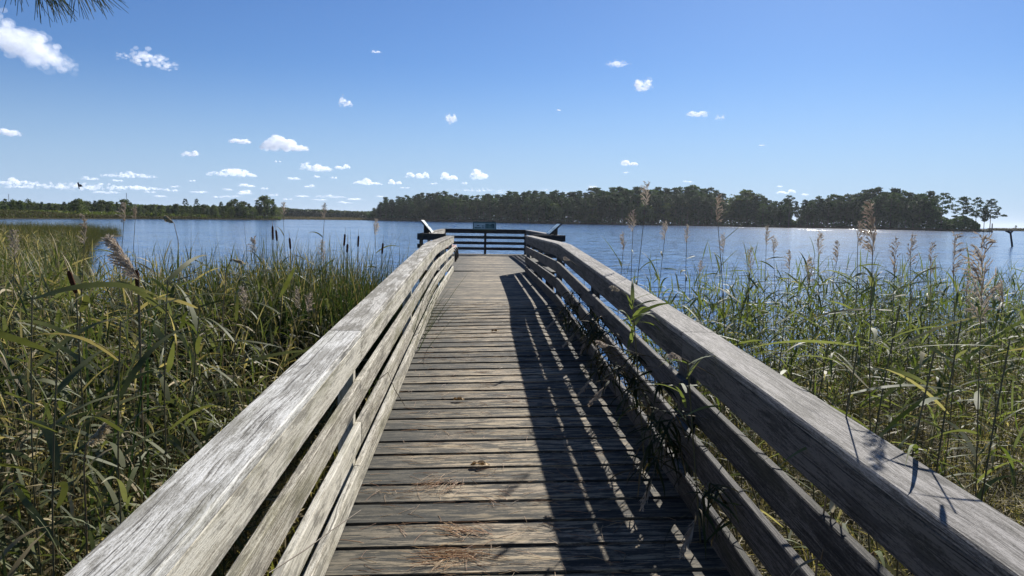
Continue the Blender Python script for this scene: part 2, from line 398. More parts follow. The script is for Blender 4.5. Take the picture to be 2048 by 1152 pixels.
X, Y = np.meshgrid(xs, ys); P = np.stack([X.ravel(), Y.ravel()], 1); Z = ground_z(P) + .012*RS.randn(len(P))
idx = np.arange(len(P)).reshape(X.shape)
Q = np.stack([idx[:-1, :-1].ravel(), idx[:-1, 1:].ravel(), idx[1:, 1:].ravel(), idx[1:, :-1].ravel()], 1)
tag(link('marsh_ground', np_mesh('marsh_ground', np.column_stack([P, Z]), Q, smooth=True), M['mud']), kind='structure')
gb = MB(); gb.quad((-9000, -500, -.95), (9000, -500, -.95), (9000, 12000, -.95), (-9000, 12000, -.95))
tag(gb.build('lake_bed', M['mud']), kind='structure')
wb = MB(); wb.quad((-9000, -500, 0), (9000, -500, 0), (9000, 12000, 0), (-9000, 12000, 0))
tag(wb.build('water', M['water']), kind='structure')

# ------------------------------------------------------------------ the boardwalk
XL, XR = -.68, 1.15            # inner faces of the two railings
def capL(y): return CZ + float(np.interp(y, [-2, 1.6, 4.4, 8.45, 11.6, 12.3, 13.2, 20.1], [-.885, -.755, -.65, -.50, -.392, -.376, -.376, -.425]))
def capR(y): return CZ + float(np.interp(y, [-2, 1.65, 4.3, 9.3, 11.3, 11.9, 19.7], [-.865, -.73, -.615, -.42, -.341, -.337, -.385]))
H = .93
DZ = CZ - 1.328                 # platform deck
def deckz(x, y):
    if y > 20.2: return DZ
    a, b = capL(y) - H, capR(y) - H
    return a + (b-a)*(x-XL)/(XR-XL)
pier = empty('pier', (0, 10, 1.0), label='weathered grey timber pier with a railed walkway rising to a viewing platform over the water', cat='pier')
dk = MB(); y = -1.2
while y < 20.0:
    wd = random.choice([.262, .268, .274, .262]) ; a, b = -.79, 1.27
    pts = [(a + (b-a)*k/6, y + wd/2 + U(-.0015, .0015), deckz(a + (b-a)*k/6, y + wd/2) - .019 + U(-.0012, .0012)) for k in range(7)]
    dk.sweep(pts, wd, .038, .003, side=(0, 1, 0), wob=.0006)
    y += wd + U(.002, .0045)
y0 = y
y = y0
while y < 30.0:
    wd = .268; f = (y-20)/10; a, b = -1.60 + .06*f, 2.15 - .22*f
    pts = [(a + (b-a)*k/6, y + wd/2, DZ - .019 + U(-.001, .001)) for k in range(7)]
    dk.sweep(pts, wd, .038, .005, side=(0, 1, 0), wob=.0006)
    y += wd + U(.004, .008)
YB = y
dk.build('deck', M['deck'], pier)
nl_ = MB()
yy = -1.2
for fpoly in range(0, len(dk.v), 56):
    v0 = dk.v[fpoly]; v1 = dk.v[fpoly+1]
    yc = (v0[1]+v1[1])/2; xa = dk.v[fpoly][0]; xb = dk.v[fpoly+48][0]
    for fx in (.05, .5, .95):
        x = xa + (xb-xa)*fx
        for o_ in (-.085, .085):
            X_, Y_ = x + U(-.012, .012), yc + o_ + U(-.012, .012); z = deckz(X_, Y_) + .0012
            nl_.quad(*[(X_ + .0045*cos(q), Y_ + .0045*sin(q), z) for q in (.3, 1.87, 3.44, 5.0)])
tag(nl_.build('nail_heads', M['black_metal'], pier), kind='stuff')
js = MB()
for x in (-.72, .235, 1.19):
    js.sweep([(x, yy, deckz(x, yy) - .038 - .115) for yy in np.arange(-1, 20.01, 1.5)], .05, .22, tone=.4)
for x in (-1.45, .28, 2.0 - .1):
    js.sweep([(x, yy, DZ - .155) for yy in (20.05, 25, YB-.02)], .05, .22, tone=.4)
js.build('beam', M['dark_wood'], pier)
POSTS = [.7, 4.47, 8.2, 12.0, 15.8, 19.85]
for yy in POSTS:
    for x in (-.62, 1.09):
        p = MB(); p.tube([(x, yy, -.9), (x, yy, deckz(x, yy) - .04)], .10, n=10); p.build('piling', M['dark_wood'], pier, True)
for yy in (20.3, 25, 29.8):
    for x in (-1.45, 1.85):
        p = MB(); p.tube([(x, yy, -.9), (x, yy, DZ - .04)], .12, n=10); p.build('piling', M['dark_wood'], pier, True)

def fence_y(name_label, xin, sgn, y0, y1, top, joints, posts, layout, mats, capw=.19, xf=None):
    """railing running along y; xin is its walkway face, sgn the outward side"""
    root = empty('railing', (xin, (y0+y1)/2, top((y0+y1)/2) - H), label=name_label, cat='railing')
    xf = xf or (lambda y: xin)
    def line(a, b, dx, dz):
        n = max(2, int((b-a)/.35)); return [(xf(a+(b-a)*k/n) + sgn*dx, a+(b-a)*k/n, top(a+(b-a)*k/n) - dz) for k in range(n+1)]
    J = [y0] + [j for j in joints if y0 < j < y1] + [y1]
    for a, b in zip(J[:-1], J[1:]):
        m = MB(); m.sweep(line(a+.004, b-.004, capw/2 - .004, .019), capw, .038, .006, side=(1, 0, 0), wob=.001); m.build('top_rail', mats[0][min(len(mats[0])-1, J.index(a))] if isinstance(mats[0], tuple) else mats[0], root)
        m = MB(); m.sweep(line(a+.003, b-.003, .019, .0385 + (layout[0]-.038)/2), .038, layout[0]-.0385, .004, side=(1, 0, 0), wob=.0008); m.build('rail_board', mats[1], root)
    for i, (t0, t1) in enumerate(layout[1]):
        Jb = [y0] + [j + (0, .02, -.03)[i] for j in joints if y0 < j < y1] + [y1]
        for a, b in zip(Jb[:-1], Jb[1:]):
            m = MB(); m.sweep(line(a+.003, b-.003, .019 + U(0, .003), (t0+t1)/2), .038, t1-t0, .005, side=(1, 0, 0), wob=.0012); m.build('rail_board', mats[1], root)
    nh = MB()
    for p in list(posts) + list(joints):
        for o_ in ((-.022, .022) if p in posts else (-.03, .03)):
            for dx_ in (.05, .14):
                c0 = Vector((xf(p) + sgn*dx_ + U(-.01, .01), p + o_ + U(-.008, .008), top(p + o_) + .0012)); nh.quad(*[c0 + Vector((.0045*cos(q), .0045*sin(q), 0)) for q in (.3, 1.87, 3.44, 5.0)])
            for dz_ in [.08, .15] + [a_ + f_ for a_, _b in layout[1] for f_ in (.035, .105)]:
                c0 = Vector((xf(p + o_) - sgn*.0018, p + o_ + U(-.006, .006), top(p + o_) - dz_ + U(-.006, .006))); nh.quad(*[c0 + Vector((0, .0045*cos(q), .0045*sin(q))) for q in (.3, 1.87, 3.44, 5.0)])
    tag(nh.build('nail_heads', M['black_metal'], root), kind='stuff')
    for p in posts:
        x = xf(p) + sgn*(.042 + .045)
        m = MB(); m.sweep([(x, p, top(p) - H - .25), (x, p, top(p) - .60), (x, p, top(p) - .0395)], .088, .088, .006, side=(1, 0, 0)); m.build('post', mats[2], root)
    return root
LAY = (.182, [(.29, .43), (.54, .68), (.785, .922)])
LAYR = (.197, [(.276, .435), (.526, .695), (.784, .935)])
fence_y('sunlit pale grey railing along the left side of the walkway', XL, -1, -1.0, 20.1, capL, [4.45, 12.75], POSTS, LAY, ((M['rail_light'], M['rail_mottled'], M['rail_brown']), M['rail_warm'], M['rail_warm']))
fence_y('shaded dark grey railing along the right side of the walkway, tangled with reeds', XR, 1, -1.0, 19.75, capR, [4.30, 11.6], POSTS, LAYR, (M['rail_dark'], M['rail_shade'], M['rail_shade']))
LAYP = (.165, [(.265, .375), (.485, .595), (.70, .81)])
PT = CZ - .372
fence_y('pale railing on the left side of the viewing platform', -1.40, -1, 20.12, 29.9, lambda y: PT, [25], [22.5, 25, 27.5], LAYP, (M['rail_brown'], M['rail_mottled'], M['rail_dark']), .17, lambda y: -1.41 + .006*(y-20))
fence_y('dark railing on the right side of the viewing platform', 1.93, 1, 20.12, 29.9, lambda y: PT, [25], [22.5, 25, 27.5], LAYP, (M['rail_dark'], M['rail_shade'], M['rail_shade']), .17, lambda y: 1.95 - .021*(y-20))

def fence_x(label, x0, x1, y, top, posts, mat, layout=LAYP, capw=.17, joints=()):
    root = empty('railing', ((x0+x1)/2, y, top - H), label=label, cat='railing')
    J = [x0] + list(joints) + [x1]
    for a, b in zip(J[:-1], J[1:]):
        m = MB(); m.sweep([(a+.002, y, top - .019), ((a+b)/2, y, top - .019), (b-.002, y, top - .019)], capw, .038, .005, side=(0, 1, 0)); m.build('top_rail', mat, root)
        for t0, t1 in [(.0385, layout[0])] + layout[1]:
            m = MB(); zz = top - (t0+t1)/2
            m.sweep([(a+.002, y-.045, zz), ((a+b)/2, y-.045, zz), (b-.002, y-.045, zz)], .038, t1-t0, .004, side=(0, 1, 0)); m.build('rail_board', mat, root)
    for p in posts:
        m = MB(); m.sweep([(p, y+.022, DZ - .3), (p, y+.022, top-.5), (p, y+.022, top-.0395)], .09, .09, .005, side=(1, 0, 0)); m.build('post', mat, root)
    return root
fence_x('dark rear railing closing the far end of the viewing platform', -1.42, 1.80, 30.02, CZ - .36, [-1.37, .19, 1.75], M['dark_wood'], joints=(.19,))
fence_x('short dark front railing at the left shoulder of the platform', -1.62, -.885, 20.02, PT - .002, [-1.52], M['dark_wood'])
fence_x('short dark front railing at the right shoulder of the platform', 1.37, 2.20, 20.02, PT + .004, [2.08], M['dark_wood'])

# ------------------------------------------------------------------ signs and bench
def sign(label, c, inward, length, slant, tilt, face, frame, rich=False):
    """tilted low sign; c = lower edge centre, inward = unit direction the lower edge faces"""
    root = empty('information_sign', c, label=label, cat='sign')
    c = Vector(c); n_ = Vector(inward); al = Vector((-n_.y, n_.x, 0)); upv = (-n_*cos(tilt) + Vector((0, 0, 1))*sin(tilt)); nor = (n_*sin(tilt) + Vector((0, 0, 1))*cos(tilt))
    def slab(a0, a1, u0, u1, d0, d1, name, mat, parent):
        m = MB(); pts = [c + al*a + upv*u + nor*d for a in (a0, a1) for u in (u0, u1) for d in (d0, d1)]
        b0 = len(m.v)
        for p in pts: m.v.append(tuple(p)); m.c.append((.5, 0, 0))
        for f in ((0, 1, 3, 2), (4, 6, 7, 5), (0, 4, 5, 1), (2, 3, 7, 6), (0, 2, 6, 4), (1, 5, 7, 3)):
            m.f.append(f); m.uv.append([(0, 0), (1, 0), (1, 1), (0, 1)])
        return m.build(name, mat, parent)
    L = length/2
    slab(-L, L, 0, slant, -.035, 0, 'frame', frame, root)
    fc = slab(-L+.035, L-.035, .03, slant-.03, .001, .006, 'panel', face, root)
    if rich:
        slab(-L+.035, L-.035, slant-.075, slant-.03, .007, .009, 'header_band', M['sign_green'], fc)
        slab(.03, L-.06, .05, slant-.10, .007, .010, 'picture', M['sign_photo'], fc)
        for i in range(4):
            slab(-.10 + .055*(i % 2), -.06 + .055*(i % 2), .07+.09*(i//2), .12+.09*(i//2), .007, .010, 'picture', M['sign_photo'], fc)
        slab(-L+.06, -.13, .06, .11, .007, .010, 'text_block', M['sign_photo'], fc)
    else:
        slab(-L*.7, -L*.05, .08, slant-.09, .007, .010, 'picture', M['sign_face_green'], fc)
        slab(L*.1, L*.75, .10, .15, .007, .010, 'text_block', M['sign_face_green'], fc)
    for s in (-L*.55, L*.55):
        m = MB(); a = c + al*s - n_*(slant*cos(tilt)*.62)
        m.sweep([a + Vector((0, 0, -.04)), a + Vector((0, 0, .08)), a + Vector((0, 0, slant*sin(tilt)*.55))], .10, .10, .004, side=(1, 0, 0)); m.build('support', M['dark_wood'], root)
    return root
sign('tilted pale information sign on the left platform railing, facing right', (-1.27, 20.75, PT + .015), (1, 0, 0), 1.0, .42, radians(50), M['sign_pale'], M['black_metal'])
sign('tilted information sign on the right platform railing, facing left', (1.80, 20.75, PT + .015), (-1, 0, 0), 1.0, .42, radians(43), M['sign_pale'], M['black_metal'])
sign('wide green information sign in the middle of the rear platform railing', (.155, 29.86, CZ - .38), (0, -1, 0), .90, .40, radians(48), M['sign_face_green'], M['sign_green'], True)

be = empty('bench', (-1.1, 25.4, DZ), label='low bench with reddish slats and curved black legs on the left of the platform', cat='bench')
for i in range(5):
    m = MB(); x = -1.33 + i*.115
    m.sweep([(x, 24.2, DZ + .44 - (0.012 if i == 4 else 0)), (x, 25.6, DZ + .44 - (0.012 if i == 4 else 0)), (x, 27.0, DZ + .44 - (0.012 if i == 4 else 0))], .10, .035, .006, side=(1, 0, 0)); m.build('seat_slat', M['bench_slat'], be)
for yy in (24.4, 25.6, 26.8):
    m = MB(); pts = [(-1.36, yy, DZ + .41), (-1.1, yy, DZ + .415), (-.92, yy, DZ + .405), (-.84, yy, DZ + .37), (-.79, yy, DZ + .30), (-.77, yy, DZ + .16), (-.77, yy, DZ + .003)]
    m.tube(pts, .028, n=8); m.tube([(-1.33, yy, DZ + .40), (-1.34, yy, DZ + .2), (-1.34, yy, DZ + .003)], .028, n=8); m.build('leg', M['black_metal'], be, True)

# ------------------------------------------------------------------ plants: strips
class PL:
    """quad-only strip builder; colours are (hue, dryness, along)"""
    def __init__(s): s.v = []; s.q = []; s.c = []
    def strip(s, pts, ws, sides, hue, dry, fold=0):
        b = len(s.v); n = len(pts)
        for i in range(n):
            t_ = i/(n-1)
            s.v.append(tuple(pts[i] - sides[i]*ws[i])); s.v.append(tuple(pts[i] + sides[i]*ws[i]))
            s.c += [(hue, dry, t_)]*2
        for i in range(n-1): s.q.append((b+2*i, b+2*i+1, b+2*i+3, b+2*i+2))
    def leaf(s, p, az, L, W, el, droop, hue, dry=0, n=5, tw=0., curl=0.):
        pts = []; sides = []; ws = []; p = Vector(p); a = az
        for i in range(n+1):
            t_ = i/n
            d = Vector((cos(a)*cos(el), sin(a)*cos(el), sin(el)))
            sd_ = Vector((-sin(a), cos(a), 0)); th = tw*(.3 + t_)
            sd_ = (sd_*cos(th) + d.cross(sd_)*sin(th))
            pts.append(p.copy()); sides.append(sd_)
            ws.append(W*.5*min(1, .45 + t_*3.5)*max(.04, 1 - t_**2.2))
            p = p + d*(L/n); el -= droop/n*(.5 + t_); a += curl/n
        s.strip(pts, ws, sides, hue, dry)
    def stem(s, pts, r0, r1, hue=.4, dry=.2, n=3):
        b = len(s.v); P = [Vector(p) for p in pts]; m = len(P)
        for i, p in enumerate(P):
            r = r0 + (r1-r0)*i/(m-1)
            t_ = (P[min(i+1, m-1)] - P[max(i-1, 0)]).normalized(); a = t_.cross(Vector((0, 1, .1))).normalized(); c_ = t_.cross(a)
            for j in range(n):
                q = 2*pi*j/n; s.v.append(tuple(p + a*(r*cos(q)) + c_*(r*sin(q)))); s.c.append((hue, dry, i/(m-1)))
        for i in range(m-1):
            for j in range(n): k = (j+1) % n; s.q.append((b+i*n+j, b+i*n+k, b+(i+1)*n+k, b+(i+1)*n+j))
    def plume(s, p, d, L, Wd, lean_az, hue, dry=.2, n=34, hair=3, k=1.0):
        """feathery panicle along d from p"""
        p = Vector(p); d = Vector(d).normalized(); la = Vector((cos(lean_az), sin(lean_az), 0))
        for i in range(n):
            t_ = i/n; q = p + d*(L*t_) + la*(L*.10*t_*t_)
            az = U(0, 2*pi) ; out = Vector((cos(az), sin(az), 0))*.75 + la*.45
            bl = Wd*(1 - t_)**.7*U(.6, 1.1)*(.4 + min(1, t_*5)*.6) + .02
            e = (d*U(.7, 1.2) + out*U(.35, .8)).normalized()
            pts = []; c_ = q.copy(); nn = 4
            for j in range(nn+1):
                pts.append(c_.copy()); e = (e + Vector((0, 0, -.13)) + la*.06).normalized(); c_ = c_ + e*(bl/nn)
            sd_ = e.cross(Vector((U(-1, 1), U(-1, 1), U(-.3, .3)))).normalized()
            h_ = min(1, max(0, hue + U(-.3, .3)))
            s.strip(pts, [.0014*k, .0022*k, .0026*k, .002*k, .0006*k], [sd_]*5, h_, dry)
            for j in range(hair):
                f = U(.25, 1.0); ii = min(nn-1, int(f*nn)); r_ = pts[ii].lerp(pts[ii+1], f*nn-ii)
                dd = (e + Vector((U(-1, 1), U(-1, 1), U(-1, .5)))*.75).normalized(); l_ = U(.014, .032)*max(.7, Wd/.12)
                sd2 = dd.cross(Vector((U(-1, 1), U(-1, 1), U(-1, 1)))).normalized()
                s.strip([r_, r_ + dd*l_*.55, r_ + dd*l_], [.0010*k, .0030*k, .0006*k], [sd2]*3, h_, dry)
    def arrays(s): return np.array(s.v), np.array(s.q), np.array(s.c)
    def build(s, name, mat, parent=None):
        return link(name, np_mesh(name, *s.arrays()), mat, parent)

def t_reed(h=2.0, nl=10, dry=0., lmul=1):
    p = PL(); ln = U(-.12, .12), U(-.12, .12); bend = U(.5, 1)
    def at_(t_): return Vector((ln[0]*h*t_**1.6*bend, ln[1]*h*t_**1.6*bend, h*t_))
    p.stem([at_(i/5) for i in range(6)], .0045, .0018, .5, .3 + dry*.5)
    a0 = U(0, 6.28)
    for i in range(nl):
        t_ = .25 + .72*i/nl + U(-.02, .02); dr = 1 if (t_ < .42 and random.random() < .7) else dry
        p.leaf(at_(t_), a0 + i*2.6 + U(-.6, .6), U(.28, .52)*lmul*(1 if t_ < .85 else .8), U(.017, .034), U(.5, 1.1) if not dr else U(-.4, .7), U(.5, 2.0), U(0, 1), dr*U(.6, 1), 5, U(-.8, .8))
    p.leaf(at_(.98), U(0, 6.28), .30, .014, 1.3, .7, .6, dry, 4)
    return p.arrays()
def t_cattail(h=1.8, nb=9):
    p = PL()
    for i in range(nb):
        az = U(0, 6.28); L = h*U(.75, 1.1)
        p.leaf((cos(az)*.04, sin(az)*.04, 0), az, L, U(.014, .024), U(1.22, 1.53), U(.05, .8), U(0, 1), 1 if random.random() < .07 else 0, 6, U(-.6, .6))
    return p.arrays()
def t_grass(h=.6, nb=12, w=.008, dry=.3, n=3, spread=.08, lo=.8):
    p = PL()
    for i in range(nb):
        az = U(0, 6.28)
        p.leaf((U(-spread, spread), U(-spread, spread), 0), az, h*U(.5, 1.1), w*U(.7, 1.3), U(lo, 1.5), U(.2, 1.6), U(0, 1), U(.6, 1) if random.random() < dry else U(0, .2), n, U(-.6, .6))
    return p.arrays()
def t_litter(nb=10, w=.012, L=.4):
    p = PL()
    for i in range(nb):
        az = U(0, 6.28)
        p.leaf((U(-.2, .2), U(-.2, .2), U(.01, .35)), az, L*U(.4, 1.2), w*U(.5, 1.2), U(-.5, .6), U(-.3, 1.0), U(0, 1), U(.6, 1), 3, U(-1, 1), U(-.8, .8))
    return p.arrays()

def scatter(name, temps, pts, sc, mat, lean=.1, hue=.25, drymul=None, zadd=0, parent=None, **kw):
    """merge copies of quad templates at pts (N, 2) into one mesh"""
    N = len(pts); Vs = []; Qs = []; Cs = []; off = 0
    z = ground_z(pts) if not kw.get('z') is not None else kw['z']
    ch = RS.randint(0, len(temps), N)
    for k, (V, Qd, C) in enumerate(temps):
        sel = np.where(ch == k)[0]
        if not len(sel): continue
        n = len(sel); a = RS.rand(n)*6.283; s = sc[sel]; ca, sa = np.cos(a), np.sin(a)
        x = V[None, :, 0]*ca[:, None] - V[None, :, 1]*sa[:, None]; yv = V[None, :, 0]*sa[:, None] + V[None, :, 1]*ca[:, None]; zz = np.repeat(V[None, :, 2], n, 0)
        lx, ly = RS.randn(n, 1)*lean, RS.randn(n, 1)*lean
        x = x + zz*lx; yv = yv + zz*ly
        W = np.stack([x, yv, zz], 2)*s[:, None, None]
        W[:, :, 0] += pts[sel, 0, None]; W[:, :, 1] += pts[sel, 1, None]; W[:, :, 2] += z[sel, None] + zadd
        C3 = np.repeat(C[None], n, 0).copy(); C3[:, :, 0] = np.clip(C3[:, :, 0] + RS.randn(n, 1)*hue, 0, 1)
        if drymul is not None: C3[:, :, 1] = np.clip(C3[:, :, 1] + drymul[sel][:, None], 0, 1)
        Vs.append(W.reshape(-1, 3)); Cs.append(C3.reshape(-1, 3))
        Qs.append((Qd[None] + (np.arange(n)*len(V))[:, None, None]).reshape(-1, 4) + off); off += n*len(V)
    me = np_mesh(name, np.concatenate(Vs), np.concatenate(Qs), np.concatenate(Cs))
    return link(name, me, mat, parent)

def rnd_pts(n, x0, x1, y0, y1, cond=None, dmin=.05):
    P = np.column_stack([RS.uniform(x0, x1, n), RS.uniform(y0, y1, n)])
    k = land(P) > dmin
    k &= ~((P[:, 0] > -.88) & (P[:, 0] < 1.36))
    if cond is not None: k &= cond(P)
    return P[k]
fov = lambda P: (P[:, 0]/(P[:, 1]+.6) > -.74) & (P[:, 0]/(P[:, 1]+.6) < .86)

# --- left marsh
Tr = [t_reed(U(1.75, 2.15), random.randint(9, 13)) for _ in range(7)] + [t_reed(1.8, 8, .8) for _ in range(2)]
Tc = [t_cattail(U(1.6, 2.0), 9) for _ in range(5)]
Tg = [t_grass(U(.5, .8), 12, .010, .35) for _ in range(5)]
Tl = [t_litter(10) for _ in range(5)]
def hcol(P): return np.clip(.62 + .30*(-.9 - P[:, 0]), .55, 1)   # lower next to the walkway
P = rnd_pts(6000, -12, -1.15, 1.0, 14, fov); D = np.hypot(P[:, 0], P[:, 1])
s = hcol(P)*RS.uniform(.66, .97, len(P))
tag(scatter('reed_bed', Tr, P, s, M['leaf'], .09, drymul=(RS.rand(len(P)) < .11)*.8), kind='stuff')
P = rnd_pts(4600, -9, -1.0, 6.5, 13.6, lambda P: (P[:, 1] > 8.0) & (P[:, 0] > -.43*P[:, 1] + .25*np.sin(P[:, 1]*9)))
tag(scatter('cattail_bed', Tc, P, RS.uniform(.70, 1.08, len(P))*np.where(P[:, 0] > -3.4, 1.05, 1.0), M['cattail_leaf'], .07), kind='stuff')
P = rnd_pts(8000, -11, -.95, .6, 13, fov)
tag(scatter('undergrowth', Tg + Tl + Tl, P, RS.uniform(.7, 1.3, len(P)), M['grass'], .15), kind='stuff')
# --- reeds running back to the point on the left
Tf = [t_grass(1.95, 16, .015, .25, 3, .40, 1.05) for _ in range(5)]
P = rnd_pts(60000, -75, -3, 13, 99, lambda P: (P[:, 0]/(P[:, 1]+.6) > -.72) & (P[:, 0] < -4))
P = P[RS.rand(len(P)) < np.clip(38/np.hypot(P[:, 0], P[:, 1]), 0, 1)*.9]
D = np.hypot(P[:, 0], P[:, 1])
tag(scatter('distant_reed_bed', Tf, P, RS.uniform(.55, 1.08, len(P))*np.clip(1.02 - D*.0012, .9, 1.1), M['grass_far'], .08, drymul=np.clip(.45 - D*.006, 0, .4)*RS.rand(len(P))), kind='stuff')

P = rnd_pts(12000, -26, -5, 12.5, 34, lambda P: (P[:, 0]/(P[:, 1]+.6) > -.74) & (RS.rand(len(P)) < np.clip(16/P[:, 1], 0, 1)))
tag(scatter('reed_bed', Tr, P, RS.uniform(.62, .92, len(P)), M['leaf'], .09, drymul=(RS.rand(len(P)) < .25)*.8), kind='stuff')
# --- right marsh: low grass and litter under scattered tall reeds
P = rnd_pts(14000, 1.45, 26, .8, 21, fov, .0); D = np.hypot(P[:, 0], P[:, 1])
Tg2 = [t_grass(U(.35, .75), 13, .009, .4) for _ in range(6)]
tag(scatter('marsh_grass', Tg2 + Tl, P, RS.uniform(.6, 1.15, len(P)), M['grass'], .15), kind='stuff')
Tl2 = [t_litter(12, .012, .45) for _ in range(4)]
P = rnd_pts(5200, 1.45, 18, 1.0, 17, fov, .1)
tag(scatter('dry_litter', Tl2, P, RS.uniform(.6, 1.1, len(P)), M['grass'], .05), kind='stuff')
Tr2 = [t_reed(U(1.3, 2.1), random.randint(6, 9)) for _ in range(6)]
P = rnd_pts(6800, 1.6, 20, 4.0, 19, lambda P: fov(P) & (P[:, 0] > 1.9) & (RS.rand(len(P)) < np.clip((P[:, 1]-3)/8, .12, 1)), .0)
tag(scatter('young_reeds', Tr2, P, RS.uniform(.5, 1.0, len(P))*np.clip(1.12 - P[:, 0]*.035, .62, 1), M['leaf_bright'], .12), kind='stuff')

P = rnd_pts(950, 1.7, 11, 6.5, 14.5, lambda P: RS.rand(len(P)) < np.clip(1.15 - P[:, 0]*.08, .3, 1), .0)
tag(scatter('reed_bed', Tr[:7], P, RS.uniform(.62, .92, len(P)), M['leaf_bright'], .12), kind='stuff')
# ------------------------------------------------------------------ single tall reeds
def gz(x, y): return float(ground_z(np.array([[x, y]]))[0])
ORD = ['first', 'second', 'third', 'fourth', 'fifth', 'sixth', 'seventh', 'eighth', 'ninth', 'tenth', 'eleventh', 'twelfth', 'thirteenth', 'fourteenth', 'fifteenth', 'sixteenth',
       'seventeenth', 'eighteenth', 'nineteenth', 'twentieth', 'twenty-first', 'twenty-second', 'twenty-third', 'twenty-fourth', 'twenty-fifth', 'twenty-sixth', 'twenty-seventh', 'twenty-eighth', 'twenty-ninth', 'thirtieth']
def reed(top, basepx, dist, pl, pw, hue, nl, label, group, leafL=.5, leafW=.026, mat='leaf_bright', dry=.1, lean=0, k=1.0, fullness=34, straight=False, lo=.22):
    """tall reed whose plume tip stands at pixel `top`, growing from the ground below pixel column basepx"""
    tip = at(top[0], top[1], dist); d0 = ray(basepx, 700); base = Vector((d0.x*dist*.99, d0.y*dist*.99, 0)); base.z = gz(base.x, base.y)
    root = empty('reed', base, label=label, cat='reed', group=group)
    def pos(t_): 
        q = base.lerp(tip, t_); b_ = math.sin(pi*t_)*.03*(tip-base).length
        return q + Vector((b_*cos(lean), b_*sin(lean), 0))*(0 if straight else 1)
    Ht = (tip-base).length; tp = 1 - pl/Ht
    s = PL(); s.stem([pos(i/9*tp) for i in range(10)], .0052*max(1, k*.8), .0022*k, .5, .35, 4)
    s.build('stem', M['stem'], root)
    l = PL(); a0 = U(0, 6.28)
    for i in range(nl):
        t_ = (lo + (1-lo)*i/nl)*tp*.97
        l.leaf(pos(t_), a0 + i*2.9 + U(-.7, .7), leafL*U(.6, 1.15)*(1 - .35*(i/nl)**3), leafW*U(.65, 1.05), U(.0, .85), U(.4, 1.5), U(.1, 1), dry if random.random() > .12 else .8, 8, U(-1.4, 1.4), U(-.9, .9))
    l.build('leaves', M[mat], root)
    p = PL(); d = (pos(1) - pos(.9)).normalized()
    p.stem([pos(tp), pos(min(1, tp+.6*(1-tp)))], .0018*k, .0008*k, .5, .5)
    p.plume(pos(tp - .01), d, pl, pw, lean, hue, dry, fullness, 4, k)
    p.build('plume', M['plume'], root)
    return root
GR = 'tall plumed reeds in the right marsh'
RT = [  # tip x, y, foot x, distance, plume length, plume half-width, hue, leaves, leaf length
    (1297, 362, 1262, 7.6, .22, .12, .85, 5, .35), (1268, 418, 1275, 8.2, .22, .10, .6, 8, .45), (1250, 465, 1240, 8.8, .20, .10, .5, 9, .42),
    (1334, 442, 1318, 9.0, .20, .09, .75, 8, .4), (1374, 448, 1362, 9.2, .20, .09, .7, 8, .4), (1430, 386, 1452, 6.6, .22, .08, .35, 10, .48),
    (1452, 466, 1440, 10, .22, .10, .6, 9, .42), (1504, 492, 1496, 8.6, .24, .11, .6, 9, .4), (1533, 450, 1512, 9.5, .22, .10, .7, 9, .4), (1546, 470, 1550, 9.4, .20, .09, .7, 8, .4),
    (1582, 500, 1590, 9.4, .22, .10, .8, 9, .42), (1636, 462, 1618, 8.2, .22, .10, .8, 9, .42), (1610, 512, 1632, 7.6, .24, .12, .8, 9, .42), (1682, 478, 1655, 8.6, .22, .09, .5, 9, .42),
    (1716, 440, 1680, 7.2, .20, .06, .45, 9, .42), (1750, 396, 1850, 3.9, .24, .085, .25, 12, .62), (1792, 470, 1800, 6.2, .26, .07, .2, 10, .45),
    (1822, 466, 1808, 7.0, .24, .09, .3, 10, .45), (1862, 482, 1850, 7.4, .26, .08, .25, 9, .42), (1904, 462, 1885, 6.0, .30, .11, .3, 10, .48), (1933, 560, 1925, 8.0, .2, .08, .7, 8, .4),
    (1968, 462, 2010, 3.7, .36, .16, .35, 10, .55), (2010, 560, 2030, 7.5, .2, .08, .7, 8, .4), (1400, 520, 1395, 9.8, .2, .09, .6, 8, .4)]
RT.sort()
for i, (x, y_, bx, d, pl, pw, hu, nl, ll) in enumerate(RT):
    nl = int(nl*1.5)
    extra = {1297: 'pinkish plumed reed standing above the dark far trees', 1750: 'close reed with a narrow tan plume and long leaning stem crossing the bay', 1968: 'close reed with a wide open feathery grey plume at the far right'}.get(x)
    reed((x, y_), bx, d, pl, pw, hu, nl, extra or 'feathery plumed reed in the right marsh, %s from the left' % ORD[i], GR, ll, .026 if d < 5 else .024, dry=.15, lean=U(0, 6.28), k=1.0 if d < 5 else 1.15, fullness=48 if d < 5 else 30)
